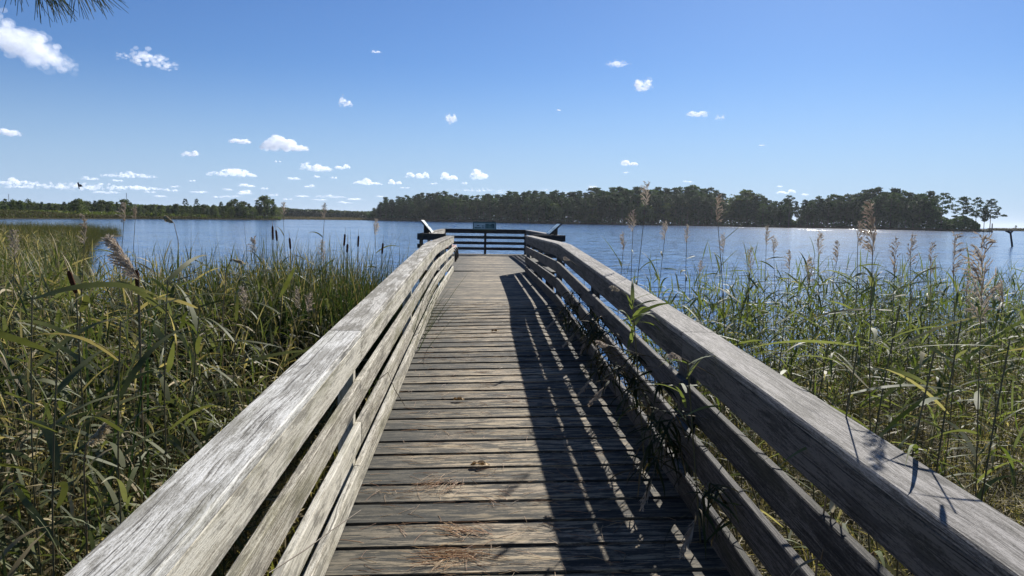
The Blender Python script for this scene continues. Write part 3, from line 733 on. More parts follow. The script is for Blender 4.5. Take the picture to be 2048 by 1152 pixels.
# unplumed leafy reeds standing close on the right
for i, (x, y_, bx, d) in enumerate([(1560, 640, 1600, 4.6), (1660, 620, 1640, 4.2), (1785, 610, 1760, 3.4), (1905, 640, 1930, 3.2), (1700, 690, 1720, 3.0), (2000, 680, 2030, 3.0), (1480, 600, 1490, 6.0), (1850, 700, 1830, 2.8)]):
    tip = at(x, y_, d); d0 = ray(bx, 700); base = Vector((d0.x*d*.98, d0.y*d*.98, 0)); base.z = gz(base.x, base.y)
    root = empty('reed', base, label='green leafy reed without a plume close to the right railing, %s from the left' % ORD[sorted([1560, 1660, 1785, 1905, 1700, 2000, 1480, 1850]).index(x)], cat='reed', group='leafy reeds beside the right railing')
    s = PL(); pp = [base.lerp(tip, k/7) + Vector((.03*sin(k), .02*cos(k*1.3), 0)) for k in range(8)]; s.stem(pp, .005, .003, .5, .2, 4); s.build('stem', M['stem'], root)
    l = PL(); a0 = U(0, 6.28)
    for k in range(10):
        t_ = .3 + .69*k/9; q = base.lerp(tip, t_); l.leaf(q, a0 + k*2.8 + U(-.5, .5), U(.32, .52), U(.014, .024), U(-.1, .75), U(.3, 1.3), U(.2, 1), .05 if random.random() > .15 else .8, 7, U(-.9, .9))
    l.build('leaves', M['leaf_bright'], root)
GL = 'tall plumed reeds in the left marsh'
LT = [(174, 424, 178, 7.0, .24, .08, .3, 8, .42), (252, 402, 252, 8.5, .20, .09, .55, 6, .42), (272, 412, 268, 9.2, .12, .05, .3, 5, .4), (566, 402, 572, 11.0, .18, .09, .6, 8, .42),
      (652, 404, 640, 10.5, .20, .09, .6, 9, .45), (748, 436, 735, 10.0, .20, .10, .8, 9, .42), (512, 472, 520, 9.5, .20, .11, .6, 8, .42), (650, 478, 652, 9.2, .24, .10, .75, 8, .42),
      (600, 575, 610, 8.0, .2, .09, .6, 7, .4), (490, 570, 498, 7.0, .24, .10, .7, 7, .4), (615, 585, 600, 7.4, .18, .09, .6, 7, .4), (30, 455, 20, 6.5, .2, .08, .4, 8, .45)]
LT.sort()
for i, (x, y_, bx, d, pl, pw, hu, nl, ll) in enumerate(LT):
    reed((x, y_), bx, d, pl, pw, hu, nl, 'feathery plumed reed in the left marsh, %s from the left' % ORD[i], GL, ll, .022, 'leaf', .2, U(0, 6.28), 1.15, 34)
def droopy(label, pts, pl, pw, hue, dry, k=1.2):
    """reed whose plume hangs over at its tip; pts are (x, y, dist)"""
    W = [at(*p) for p in pts]; base = W[0].copy(); base.z = gz(base.x, base.y); W = [base] + W[1:]
    root = empty('reed', base, label=label, cat='reed', group='bowed reeds in the left marsh')
    s = PL(); s.stem(W[:-1] + [W[-2].lerp(W[-1], .3)], .005, .002, .6, .6, 4); s.build('stem', M['stem'], root)
    p = PL(); d = (W[-1]-W[-2]); p.plume(W[-2], d, d.length, pw, pi if d.x < 0 else 0, hue, dry, 90, 5, k); p.build('plume', M['plume'], root)
    return root
droopy('bowed reed with a big silvery plume drooping above the left cattails', [(285, 900, 4.4), (280, 640, 4.4), (278, 560, 4.35), (232, 478, 4.3)], .3, .11, .85, .1)
droopy('yellowed dead reed with a bent straw plume in the left marsh', [(440, 760, 6.2), (446, 620, 6.2), (452, 540, 6.2), (463, 518, 6.2), (475, 520, 6.2)], .1, .07, .9, 1, 1.5)
droopy('pale yellow reed head standing over the water left of the bay', [(362, 560, 9), (356, 480, 9), (348, 446, 9), (336, 434, 9)], .1, .07, .9, 1, 1.8)
droopy('dry straw-coloured plume low in the shaded reeds at lower left', [(172, 1010, 3.4), (168, 930, 3.4), (172, 890, 3.4), (200, 850, 3.35)], .2, .05, 1, 1, .9)

for i, (x, y_, bx, d) in enumerate([(60, 590, 70, 3.6), (160, 560, 150, 4.3), (330, 560, 340, 4.0), (395, 610, 380, 4.6), (470, 600, 480, 5.0), (235, 640, 250, 3.2), (560, 590, 570, 6.0), (110, 700, 90, 3.0)]):
    tip = at(x, y_, d); d0 = ray(bx, 700); base = Vector((d0.x*d*.98, d0.y*d*.98, 0)); base.z = gz(base.x, base.y)
    root = empty('reed', base, label='broad-leaved green reed in the near left marsh, %s from the left' % ORD[sorted([60, 160, 330, 395, 470, 235, 560, 110]).index(x)], cat='reed', group='leafy reeds in the near left marsh')
    s = PL(); pp = [base.lerp(tip, k/7) + Vector((.03*sin(k), .02*cos(k*1.3), 0)) for k in range(8)]; s.stem(pp, .005, .003, .5, .2, 4); s.build('stem', M['stem'], root)
    l = PL(); a0 = U(0, 6.28)
    for k in range(11):
        t_ = .3 + .69*k/10; l.leaf(base.lerp(tip, t_), a0 + k*2.8 + U(-.5, .5), U(.34, .58), U(.022, .034), U(.2, .9), U(.5, 1.5), U(.3, 1), .1 if random.random() > .15 else .9, 8, U(-1.2, 1.2), U(-.6, .6))
    l.build('leaves', M['leaf'], root)
# cattail heads
GC = 'brown cattails in the left marsh'
CT = [(137, 542, 152, 586, 4.3), (273, 540, 276, 585, 4.6), (545, 452, 546, 480, 9.6), (552, 460, 554, 482, 9.8), (690, 468, 688, 492, 9.2), (717, 472, 716, 494, 9.4), (579, 476, 581, 498, 9.0), (766, 486, 764, 508, 9.0), (695, 488, 694, 505, 8.6)]
for i, (x0, y0_, x1, y1_, d) in enumerate(CT):
    a = at(x0, y0_, d); b_ = at(x1, y1_, d); dn = (b_-a); base = Vector((b_.x + dn.x*2, b_.y, 0)); base.z = gz(base.x, base.y)
    root = empty('cattail', base, label='brown cattail head on a stalk in the left marsh, %s from the left' % ORD[sorted(c[0] for c in CT).index(x0)], cat='cattail', group=GC)
    m = MB(); r = .0115; n = 8; pts = [a.lerp(b_, k/n) for k in range(n+1)]
    m.tube(pts, r, n=10); hd = m
    # rounded ends
    for k in range(len(hd.v)):
        row = k//10; q = pts[row]; f = (.55 if row in (0, n) else 1.0)
        v = Vector(hd.v[k]); hd.v[k] = tuple(q + (v-q)*f)
    hd.build('flower_spike', M['cattail_head'], root, True)
    s = PL(); s.stem([base, base.lerp(b_, .5), b_], .005, .004, .4, .1, 4); s.stem([a, a + (a-b_).normalized()*.09], .003, .001, .6, .8, 3)
    s.build('stem', M['stem'], root)
    l = PL()
    for k in range(4): az = U(0, 6.28); l.leaf(base + Vector((cos(az)*.03, sin(az)*.03, 0)), az, (b_.z-base.z)*U(.9, 1.15), .020, U(1.38, 1.5), U(.1, .4), U(0, 1), 0, 7, U(-.5, .5))
    l.build('leaves', M['cattail_leaf'], root)

# reeds pushing through and over the right railing
GT = 'reeds tangled through the right railing'
TG = []
for i in range(22):
    yy = 3.55 + i*.27 + U(-.15, .15)
    TG.append((yy, U(.15, .48), U(.12, .60), U(.1, .4)))
for i, (yy, reach, hh, back) in enumerate(TG):
    dz = deckz(1.15, yy); hgap = [.24, .49, .12][i % 3]           # height of the gap it comes through
    b0 = Vector((1.75 + U(-.1, .3), yy + U(.1, .5), 0)); b0.z = gz(b0.x, b0.y)
    g = Vector((1.17, yy, dz + hgap + .0)); tip = Vector((1.15 - reach*.75, yy - back, dz + hh*.85 + .02))
    root = empty('reed', b0, label='dark reed pushing through the right railing onto the walkway, %s from the near end' % ORD[i], cat='reed', group=GT)
    c1 = Vector((1.42, yy + .1, dz + hgap - .15)); top = Vector((1.15 - reach*.4, yy - back*.4, max(g.z, tip.z) + .10))
    P4 = [b0, b0.lerp(c1, .6), c1, g, g.lerp(top, .6) + Vector((0, 0, .03)), top, top.lerp(tip, .5) + Vector((0, 0, .02)), tip]
    s = PL(); s.stem(P4, .005, .0025, .3, .5, 4); s.build('stem', M['stem'], root)
    l = PL()
    for k in range(40):
        f = U(2.0, 6.9); ii = int(f); q = P4[ii].lerp(P4[min(7, ii+1)], f-ii)
        l.leaf(q, U(0, 6.28), U(.12, .28), U(.010, .018), U(-.9, .4), U(.6, 1.8), U(0, .8), random.choice([0, 0, .15, .9]), 5, U(-.9, .9))
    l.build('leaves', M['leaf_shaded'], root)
    if i % 3 == 0:
        p = PL(); p.plume(tip, (tip - top) + Vector((0, 0, -.05)), .16, .06, pi, .6, .2, 30, 4, 1.0); p.build('plume', M['plume'], root)
# bright sprig standing above the cap
def sprig(label, px, py, d, h, nl, L, W, group=None):
    tip = at(px, py, d); base = Vector((tip.x + .22, tip.y + .1, 0)); base.z = gz(base.x, base.y)
    root = empty('reed', base, label=label, cat='reed', group=group)
    s = PL(); s.stem([base, base.lerp(tip, .5), tip], .005, .0035, .4, .1, 4); s.build('stem', M['stem'], root)
    l = PL()
    for k in range(nl): l.leaf(tip - Vector((0, 0, U(0, h))), U(0, 6.28), L*U(.6, 1.1), W*U(.8, 1.1), U(.1, 1.1), U(.6, 1.8), U(.5, 1), 0, 6, U(-.9, .9))
    l.build('leaves', M['leaf_bright'], root); return root
sprig('bright green reed sprig standing in front of the right top rail', 1265, 600, 4.9, .30, 13, .30, .028)
sprig('green reed shoot poking up behind the lower boards of the right railing', 1375, 720, 3.75, .3, 10, .28, .022)
for (px, py, d, lb) in [(1215, 690, 4.6, 'pinkish reed plume caught between the boards of the right railing'), (1362, 715, 3.7, 'tufted pink reed plume just below the right top rail'), (1140, 520, 8.7, 'small dry plume lying over the right railing near its bend'), (1240, 580, 5.6, 'green arching seed head against the right top rail')]:
    tip = at(px, py, d); base = Vector((1.7, tip.y + .4, 0)); base.z = gz(base.x, base.y); tip.x = min(tip.x, 1.13)
    root = empty('reed', base, label=lb, cat='reed'); mid = Vector((1.17, tip.y + .12, tip.z - .12))
    s = PL(); s.stem([base, Vector((1.4, tip.y + .25, base.z + .5)), mid, tip], .0045, .002, .5, .4, 4); s.build('stem', M['stem'], root)
    p = PL(); p.plume(tip, Vector((-.35, -.5, .25)), .10, .06, pi*1.2, .85, .1 if 'green' not in lb else .6, 36, 5, 1.0); p.build('plume', M['plume'], root)

# broken dead reed in front of the near right boards
root = empty('dead_reed', (1.02, 2.5, .8), label='broken brown dead reed bent in front of the near right railing', cat='reed')
s = PL(); A = [at(1628, 1190, 2.75), at(1634, 1120, 2.75), at(1645, 1040, 2.75), at(1654, 986, 2.75)]
s.stem(A, .0042, .003, .7, .9, 5); s.stem([A[-1], at(1700, 1030, 2.8), at(1735, 1064, 2.85)], .0028, .001, .8, .9, 4)
s.stem([at(1642, 1120, 2.7), at(1656, 1060, 2.7), at(1664, 1025, 2.7)], .003, .003, .2, .9, 5); s.build('stem', M['stem'], root)
l = PL(); l.leaf(at(1664, 1025, 2.7), 1.2, .07, .018, 1.2, .5, .9, 1, 5); l.leaf(at(1630, 1118, 2.75), -.2, .15, .016, .5, 1.4, .9, 1, 6); l.leaf(at(1630, 1118, 2.75), 3.4, .12, .014, -.2, 1.0, .2, 1, 6)
l.build('leaves', M['plume'], root)
root = empty('dead_reed', (1.1, 2.2, .8), label='cut pale reed stalk poking out between the near right boards', cat='reed')
s = PL(); s.stem([at(1690, 1160, 2.6), at(1722, 1128, 2.6), at(1750, 1106, 2.6)], .006, .0065, .9, .8, 6); s.build('stem', M['stem'], root)
for lb, A in [('thin dark dry stem leaning across the near left railing boards', [(538, 1146, 2.60), (610, 1100, 2.8), (664, 1060, 3.02), (722, 1020, 3.3)]), ('thin dry grass stem arching from the left railing onto the deck', [(752, 764, 4.45), (776, 744, 4.3), (790, 780, 4.3), (810, 812, 4.35)])]:
    W = [at(*a) for a in A]; root = empty('fallen_reed', W[0], label=lb, cat='reed')
    s = PL(); s.stem(W, .0025, .0018, .2, .8, 4); s.build('stalk', M['stem'], root)

# ------------------------------------------------------------------ litter on the deck
def on_deck(px, py):
    r = ray(px, py); lo, hi = .5, 40
    for _ in range(50):
        m_ = (lo+hi)/2; p = Vector((0, 0, CZ)) + r*m_
        if p.z > deckz(p.x, p.y): lo = m_
        else: hi = m_
    p = Vector((0, 0, CZ)) + r*lo; p.z = deckz(p.x, p.y); return p
def needle(pl_, p, az, L, hue):
    p = Vector(p); d = Vector((cos(az), sin(az), 0)); c_ = U(-.25, .25); side = Vector((-sin(az), cos(az), 0))
    pts = [p + d*(L*f) + side*(c_*L*f*f) + Vector((0, 0, .0025 + .006*math.sin(pi*f)*U(.2, 1))) for f in (0, .25, .5, .75, 1)]
    pl_.stem(pts, .0013, .0009, hue, U(0, .5), 3)
for lb, px, py, az, n, L, sp in [('clump of brown pine needles on the deck left of centre', 900, 962, 4.1, 46, .17, .32), ('thick bundle of brown pine needles near the bottom of the deck', 968, 1075, 2.5, 34, .17, .22),
                          ('fanned pile of pine needles at the near left of the deck', 860, 1108, -.1, 40, .20, .42), ('loose reddish pine needles trailing under the near bundle', 925, 1118, 3.3, 36, .17, .5), ('few crossed pine needles beside the shadow edge', 1020, 1010, 1.1, 9, .14, .5), ('small wad of pine needles against the left railing', 735, 985, .2, 12, .09, 1.2)]:
    p0 = on_deck(px, py); root_ = PL()
    for k in range(n): needle(root_, p0 + Vector((random.gauss(0, .04) + cos(az)*U(-.06, .16), random.gauss(0, .035) + sin(az)*U(-.06, .16), U(0, .012))), az + random.gauss(0, sp), L*U(.5, 1.1), U(0, 1))
    o = root_.build('pine_needle_clump', M['needle_dry']); tag(o, lb, 'pine needles')
sn = PL()
for k in range(800):
    yy = 3.0 + 9*random.random()**1.6; x = U(-.62, .75) if random.random() < .8 else U(-.62, 1.1); z = deckz(x, yy)
    az = random.choice([U(0, 6.28), U(-.5, .5)]); needle(sn, (x, yy, z), az, U(.06, .16), U(0, 1))
tag(sn.build('pine_needles', M['needle_dry']), kind='stuff')
for px, py, sz, lb in [(917, 802, .05, 'pale curled dry leaf on the middle of the deck'), (960, 933, .06, 'orange-brown crumpled dry leaf on the near deck'), (990, 664, .045, 'small whitish leaf on the deck beyond the others')]:
    p0 = on_deck(px, py); m = MB(); n = 6; g_ = [[None]*(n+1) for _ in range(n+1)]
    for i in range(n+1):
        for j in range(n+1):
            u_, v_ = i/n*2-1, j/n*2-1; wv_ = (1-u_*u_)**.6
            m.v.append(tuple(p0 + Vector((u_*sz, v_*sz*.45*wv_*(1+.3*sin(i*3)), .006 + .018*abs(v_)*wv_ + .006*sin(i*2.2+j)+.006)))); m.c.append((.5, 0, 0))
    for i in range(n):
        for j in range(n):
            a = i*(n+1)+j; m.f.append((a, a+1, a+n+2, a+n+1)); m.uv.append([(0, 0)]*4)
    tag(m.build('dry_leaf', M['dryleaf'], None, True), lb, 'leaf')

# ------------------------------------------------------------------ pine branch at the top left, bird
root = empty('pine_branch', at(100, -30, 2.0), label='hanging tip of a green pine branch at the top left corner', cat='branch')
m = MB(); m.tube([at(-140, -190, 2.3), at(-20, -70, 2.1), at(90, -30, 2.0), at(200, -28, 1.95)], .008, .003, 7); m.build('twig', M['bark'], root)
nd = PL()
for cx_, cy_, n, a0, a1 in [(30, -45, 10, 1.3, 1.8), (75, -30, 20, .8, 1.7), (100, -25, 30, .75, 1.5), (150, -35, 22, .5, 1.8), (180, -30, 18, .7, 1.25), (205, -25, 8, .55, 1.0)]:
    for k in range(n):
        a = U(a0, a1); L = U(45, 82); x0, y0_ = cx_ + U(-12, 12), cy_ + U(-8, 8); dd = 2.0 + U(-.08, .08); cv = U(-6, 6)
        pts = [at(x0 + cos(a)*L*f + cv*f*f, y0_ + sin(a)*L*f, dd + U(-.005, .005)) for f in (0, .33, .66, 1)]
        nd.stem(pts, .0011, .0005, U(0, 1), .0, 3)
nd.build('needles', M['needle_green'], root)

bp = at(157, 372, 22.0)
root = empty('bird', bp, label='small dark bird flying upright in front of the low clouds at left', cat='bird')
m = MB(); m.tube([bp + Vector((-.01, 0, .085)), bp + Vector((-.005, 0, .06)), bp + Vector((0, 0, .02)), bp + Vector((.008, 0, -.03)), bp + Vector((.015, 0, -.075))], .022, .010, 8)
for k, v in enumerate(m.v[:40]):
    row = k//8; q = Vector(v); c0 = sum((Vector(m.v[row*8+j]) for j in range(8)), Vector())/8; f = (.5, 1.0, 1.35, 1.2, .5)[row]; m.v[k] = tuple(c0 + (q-c0)*f) if False else m.v[k]
m.build('body', M['bird'], root, True)
for sg in (-1, 1):
    wg = MB(); o = bp + Vector((0, 0, .03))
    wg.v = [tuple(o + Vector(v)) for v in ((0, 0, .02), (sg*.035, .05, .012), (sg*.055, .10, -.03), (sg*.03, .05, -.05), (0, 0, -.05), (0, .006, .02), (sg*.035, .056, .012), (sg*.055, .104, -.03), (sg*.03, .056, -.05), (0, .006, -.05))]
    wg.c = [(.5, 0, 0)]*10; wg.f = [(0, 1, 2, 3, 4), (9, 8, 7, 6, 5)] + [(i, (i+1) % 5, (i+1) % 5+5, i+5) for i in range(5)]; wg.uv = [[(0, 0)]*len(f) for f in wg.f]
    wg.build('wing', M['bird'], root)

# leaning post in the bay
b0 = at(2026, 487, 127); b0.z = -.4
root = empty('leaning_post', b0, label='tilted old post with a forked top standing in the bay at far right', cat='post')
m = MB(); tp = at(2021, 466, 127); m.tube([b0, b0.lerp(tp, .5), tp], .14, .12, 8)
m.build('pole', M['dark_wood'], root, True)
m = MB(); m.tube([tp, at(2018, 464.5, 127), at(2011, 461.5, 127)], .16, .12, 7); m.tube([tp, at(2024.5, 463, 127), at(2027, 460.5, 127)], .13, .09, 7); m.tube([at(2011, 461.8, 127), at(2018, 462.0, 127.05), at(2027.5, 460.8, 127.1)], .09, .07, 7); m.build('fork', M['dark_wood'], root, True)
st = at(1984, 461, 520); st.z = 0; root = empty('stake', st, label='thin bare stake at the tip of the wooded point', cat='stake')
m = MB(); tp = at(1984.6, 447, 520); m.tube([st, tp], .35, .28, 6); m.build('pole', M['dark_wood'], root)

# ------------------------------------------------------------------ trees
def tube_np(pts, r0, r1, n=5):
    m = PL(); m.stem([Vector(p) for p in pts], r0, r1, .5, .5, n); return m.arrays()
def clumps(cs, nf, size, flat=.55, hue0=.5):
    """leaf-clump faces spread through ellipsoids (centre, radius)"""
    V = []; Q = []; C = []
    for (c, r) in cs:
        n = int(nf*r*r)+6; hc = hue0 + RS.randn()*.2
        d = RS.randn(n, 3); d /= np.linalg.norm(d, axis=1)[:, None]; rr = RS.rand(n, 1)**.45
        p = np.array(c) + d*rr*r*np.array([1, 1, flat])
        u = RS.randn(n, 3); u /= np.linalg.norm(u, axis=1)[:, None]; v = np.cross(u, RS.randn(n, 3)); v /= np.linalg.norm(v, axis=1)[:, None]
        sz = size*RS.uniform(.5, 1.1, (n, 1)); b = len(V)*4
        q = np.stack([p-u*sz-v*sz*.5, p+u*sz-v*sz*.4, p+u*sz*.7+v*sz*.6, p-u*sz*.8+v*sz*.5], 1)
        V.append(q.reshape(-1, 3)); C.append(np.repeat(np.clip(np.column_stack([hc + RS.randn(n)*.15, np.clip(RS.randn(n)*.08, 0, 1), d[:, 2]*.5+.5]), 0, 1), 4, 0))
    V = np.concatenate(V); C = np.concatenate(C); Q = np.arange(len(V)).reshape(-1, 4)
    return V, Q, C
def join(parts):
    Vs, Qs, Cs, o = [], [], [], 0
    for V, Q_, C in parts: Vs.append(V); Qs.append(Q_ + o); Cs.append(C); o += len(V)
    return np.concatenate(Vs), np.concatenate(Qs), np.concatenate(Cs)
def pine(lo=.36, wide=1.0, h=20., sparse=1.0):
    tx, ty = U(-.5, .5), U(-.5, .5); def_ = lambda z: (tx*(z/h)**2, ty*(z/h)**2, z)
    tr = [tube_np([def_(h*k/6*.97) for k in range(7)], .26, .07)]
    cs = []; n = int(34*sparse)
    for k in range(n):
        z = h*(lo + (1-lo)*(k+.5)/n); f = (z/h-lo)/(1-lo); rad = wide*h*.135*(1 - f**2.2*.75)*(.45 + min(1, f*3)*.55)*U(.6, 1.15)
        a = k*2.4 + U(-.5, .5); c = (def_(z)[0] + cos(a)*rad, def_(z)[1] + sin(a)*rad, z + U(-.3, .3)); cs.append((c, U(1.0, 1.9)*(1.1 - .3*f)))
        tr.append(tube_np([def_(z-.5), (c[0], c[1], c[2]-.1)], .07, .03, 3))
    cs.append(((*def_(h*.985)[:2], h*.985), 1.1))
    return join(tr), clumps(cs, 20, .42, .5)
def oak(h=12., w=5.2):
    tr = [tube_np([(0, 0, 0), (.1, 0, h*.3), (.0, .1, h*.7)], .3, .1)]; cs = []
    for k in range(26):
        a = U(0, 6.28); f = U(.12, 1); zz = h*(.12 + .8*f); rad = w*.82*math.sqrt(max(.05, 1 - (f*1.05-.35)**2*1.6))*U(.3, 1)
        c = (cos(a)*rad, sin(a)*rad, zz); cs.append((c, U(1.1, 2.0)))
        if k % 3 == 0: tr.append(tube_np([(0, 0, zz*.6), c], .1, .04, 3))
    cs.append(((0, 0, h*.95), 1.5))
    return join(tr), clumps(cs, 16, .42, .8)
PR = {}
def proto(key, fn, cm):
    (tr, cr) = fn(); a = np_mesh(key+'_trunk', *tr); b = np_mesh(key+'_crown', *cr); a['world'] = 0; b['world'] = 0
    a.materials.append(M['bark']); b.materials.append(M[cm]); PR[key] = (a, b, float(cr[0][:, 2].max()))
for k in range(6): proto('pine%d' % k, lambda: pine([.34, .26, .40, .30, .22, .36][k], [1, 1.15, .9, 1.1, 1.3, 1.0][k]), 'pine_crown')
for k in range(4): proto('oak%d' % k, lambda: oak(12, [5.2, 4.6, 5.8, 5][k]), 'oak_crown')
proto('openpine', lambda: pine(.46, 1.75, 20, .85), 'pine_crown')
proto('snagpine', lambda: pine(.5, 1.2, 20, .8), 'pine_crown')
def tree(kind, px, ytop, dist, label, cat, group, wmul=1.0, z0=.2):
    d = ray(px, 450); base = Vector((d.x*dist, d.y*dist, z0)); top = at(px, ytop, dist).z
    hgt = top - z0; a, b, hh = PR[kind]; s = hgt/hh
    root = empty('pine_tree' if 'pine' in kind else 'broadleaf_tree', base, U(0, 6.28), label, cat, group)
    root.scale = (s*wmul, s*wmul, s)
    for nm, me in (('trunk', a), ('crown', b)):
        o = bpy.data.objects.new(nm, me); COL.objects.link(o); o.parent = root
    return root
PROF_R = [(742, 418), (760, 404), (775, 394), (800, 392), (830, 389), (860, 385), (895, 381), (930, 388), (960, 388), (1000, 385), (1050, 381), (1090, 381), (1120, 384), (1160, 384), (1190, 375), (1230, 373), (1280, 372), (1330, 375), (1380, 371), (1410, 377), (1440, 388)]
DIST_R = [(742, 800), (800, 740), (942, 703), (1113, 624), (1300, 690), (1448, 740), (1546, 667), (1700, 690), (1853, 586), (1987, 535)]
def ip(T, x): return float(np.interp(x, [a for a, _ in T], [b for _, b in T]))
GW = 'trees of the dense dark pine wood across the bay'
LW = 'tall dark pine in the dense wood across the bay'
for row, (dd, lowf, step) in enumerate([(6, .80, 11.5), (22, .90, 12), (42, 1.0, 11)]):
    x = 748.
    while x < 1448:
        top = ip(PROF_R, x); bl = hor(x) + 5; h = (bl-top)*lowf*U(.90, 1.03) ; k = 'pine%d' % random.randint(0, 5)
        if row == 0 and random.random() < .25: k = 'oak%d' % random.randint(0, 3); h *= .8
        tree(k, x, bl-h*(U(.97, 1.07) if row == 2 else 1), ip(DIST_R, x) + dd + U(-6, 6), LW if 'pine' in k else 'broadleaf tree at the edge of the dense wood across the bay', 'tree', GW if 'pine' in k else 'broadleaf trees along the edge of the dense wood', U(1.2, 1.6))
        x += step*U(.8, 1.2)
# wood on the point to the right, with gaps of sky
PROF_I = [(1440, 398), (1455, 400), (1470, 387), (1490, 377), (1508, 382), (1530, 394), (1560, 401), (1572, 391), (1583, 402), (1592, 414), (1602, 404), (1614, 396), (1632, 392), (1652, 389), (1680, 384), (1700, 385), (1722, 380), (1745, 371), (1775, 373), (1800, 378), (1825, 384), (1845, 381), (1862, 390)]
for row, (dd, lowf, step) in enumerate([(4, .78, 14), (16, .9, 15), (30, 1.0, 12)]):
    x = 1448.
    while x < 1868:
        top = ip(PROF_I, x); bl = hor(x) + 5.5; h = (bl-top)*lowf*U(.90, 1.02); k = 'pine%d' % random.randint(0, 5)
        if not (1584 < x < 1598):
            tree(k, x, bl-h*(U(.96, 1.06) if row == 2 else 1), ip(DIST_R, x) + dd + U(-5, 5), 'dark pine in the wood on the right-hand point', 'tree', 'pines of the wood on the right-hand point', U(1.15, 1.5))
        x += step*U(.8, 1.2)
tree('oak2', 1488, 378, 725, 'big rounded dark tree standing at the gap between the two right-hand woods', 'tree', None, 1.5)
tree('openpine', 1578, 390, 655, 'layered pine just left of the sky gap in the right-hand wood', 'tree', None, 1.0)
tree('pine2', 1592, 402, 720, 'thin pale bare-topped pine standing in the sky gap of the right-hand wood', 'tree', None, .6)
tree('openpine', 1882, 385, 580, 'broad flat-topped pine left of the last pines on the point', 'tree', None, 1.25)
tree('pine4', 1925, 392, 570, 'full dark pine with wide lower boughs near the end of the point', 'tree', None, 1.35)
tree('openpine', 1951, 394, 560, 'slender bare-stemmed pine third from the end of the point', 'tree', None, .85)
tree('pine2', 1968, 410, 555, 'small pine between the last two tall pines of the point', 'tree', None, 1.1)
lp = tree('openpine', 1980, 397, 548, 'last pine on the point with one long bough reaching out over the water', 'tree', None, 1.15)
o0 = at(1978, 437, 548); o1 = at(2011, 431.5, 548)
m = MB(); m.tube([o0, o0.lerp(o1, .5) + Vector((0, 0, .5)), o1], .22, .08, 5)
mi = lp.matrix_basis.inverted() if False else None
bm_ = m.mesh('bough'); bo = bpy.data.objects.new('bough', bm_); COL.objects.link(bo); bm_.materials.append(M['bark'])
bpy.context.view_layer.update(); bo.parent = lp; bo.matrix_parent_inverse = lp.matrix_world.inverted()
V_, Q_, C_ = clumps([((o1.x-1.5, o1.y, o1.z+.2), 1.5), ((o1.x+.3, o1.y, o1.z), 1.3), ((o1.x-4, o1.y, o1.z+.9), 1.0)], 20, .45, .4)
bc = np_mesh('bough_foliage', V_, Q_, C_); bc.materials.append(M['pine_crown']); bo2 = bpy.data.objects.new('foliage', bc); COL.objects.link(bo2); bo2.parent = bo

# trees on the left shore
PROF_L = [(-20, 395), (0, 396), (30, 397), (60, 395), (90, 403), (120, 405), (150, 397), (170, 399), (190, 401), (203, 396), (225, 399), (255, 398), (270, 406), (300, 408), (330, 406), (350, 405), (365, 409), (385, 408), (410, 406), (430, 409), (445, 401), (470, 398), (490, 400), (505, 407), (520, 396), (530, 391), (545, 397), (558, 408)]
DIST_L = [(-20, 330), (0, 336), (300, 445), (560, 560)]
for row, (dd, lowf, step) in enumerate([(8, .74, 15), (30, 1.0, 15)]):
    x = -18.
    while x < 556:
        top = ip(PROF_L, x); D_ = ip(DIST_L, x); bl = hor(x) + CZ*F/D_; h = (bl-top)*lowf*U(.88, 1.03); k = 'oak%d' % random.randint(0, 3) if random.random() < .75 else 'pine%d' % random.randint(0, 5)
        tree(k, x, bl-h, D_ + dd + (30 if x < 250 else 0) + U(-5, 5), 'bushy dark broadleaf tree on the left far shore' if 'oak' in k else 'pine among the bushy trees on the left far shore', 'tree', 'broadleaf trees along the left far shore' if 'oak' in k else 'pines along the left far shore', U(.9, 1.25))
        x += step*U(.8, 1.2)
for px, yt, k, lb, wm in [(372, 397, 'openpine', 'flat-topped pine rising above the left shore trees, left one of two', .7), (394, 397, 'openpine', 'flat-topped pine rising above the left shore trees, right one of two', .7),
                      (157, 396, 'oak1', 'rounded tree standing proud above the left shore behind the bird', 1.3), (470, 397, 'oak2', 'wide domed tree near the right end of the left shore', 1.5), (530, 390, 'oak0', 'tall rounded tree, highest at the right end of the left shore', 1.15)]:
    tree(k, px, yt, ip(DIST_L, px) + 18, lb, 'tree', None, wm)

BASE_R = [(735, 434), (800, 432), (900, 433), (1113, 435), (1300, 438), (1448, 439), (1546, 442), (1700, 443), (1853, 447), (1900, 446), (1912, 452)]
# far, read-as-one-mass wood and shore vegetation
def band(name, prof, dist, kinds, n, mat, face, zlo=0., depth=20, hue=.5, dry=0.):
    """soft mass of foliage: leaf-clump faces filling the strip under prof at a given distance"""
    xs_ = RS.uniform(prof[0][0], prof[-1][0], n); V = []; C = []
    tops = np.interp(xs_, [a for a, _ in prof], [b for _, b in prof]); dd = np.interp(xs_, [a for a, _ in dist], [b for _, b in dist]) + RS.rand(n)*depth
    P0 = []
    for x, tpx, d in zip(xs_, tops, dd):
        r_ = ray(x, tpx); zt = CZ + r_.z*d; z = zlo + (zt-zlo)*RS.rand()**.85
        P0.append((r_.x*d, r_.y*d, z))
    p = np.array(P0); u = RS.randn(n, 3); u /= np.linalg.norm(u, axis=1)[:, None]; v = np.cross(u, RS.randn(n, 3)); v /= np.linalg.norm(v, axis=1)[:, None]
    sz = (face*dd/700)[:, None]*RS.uniform(.5, 1.2, (n, 1))
    q = np.stack([p-u*sz-v*sz*.6, p+u*sz-v*sz*.5, p+u*sz*.7+v*sz*.6, p-u*sz*.8+v*sz*.6], 1).reshape(-1, 3)
    C = np.repeat(np.clip(np.column_stack([hue + RS.randn(n)*.25, np.clip(dry + RS.randn(n)*(.2 if dry else .05), 0, 1), np.zeros(n)]), 0, 1), 4, 0)
    return tag(link(name, np_mesh(name, q, np.arange(len(q)).reshape(-1, 4), C), mat), kind='stuff')
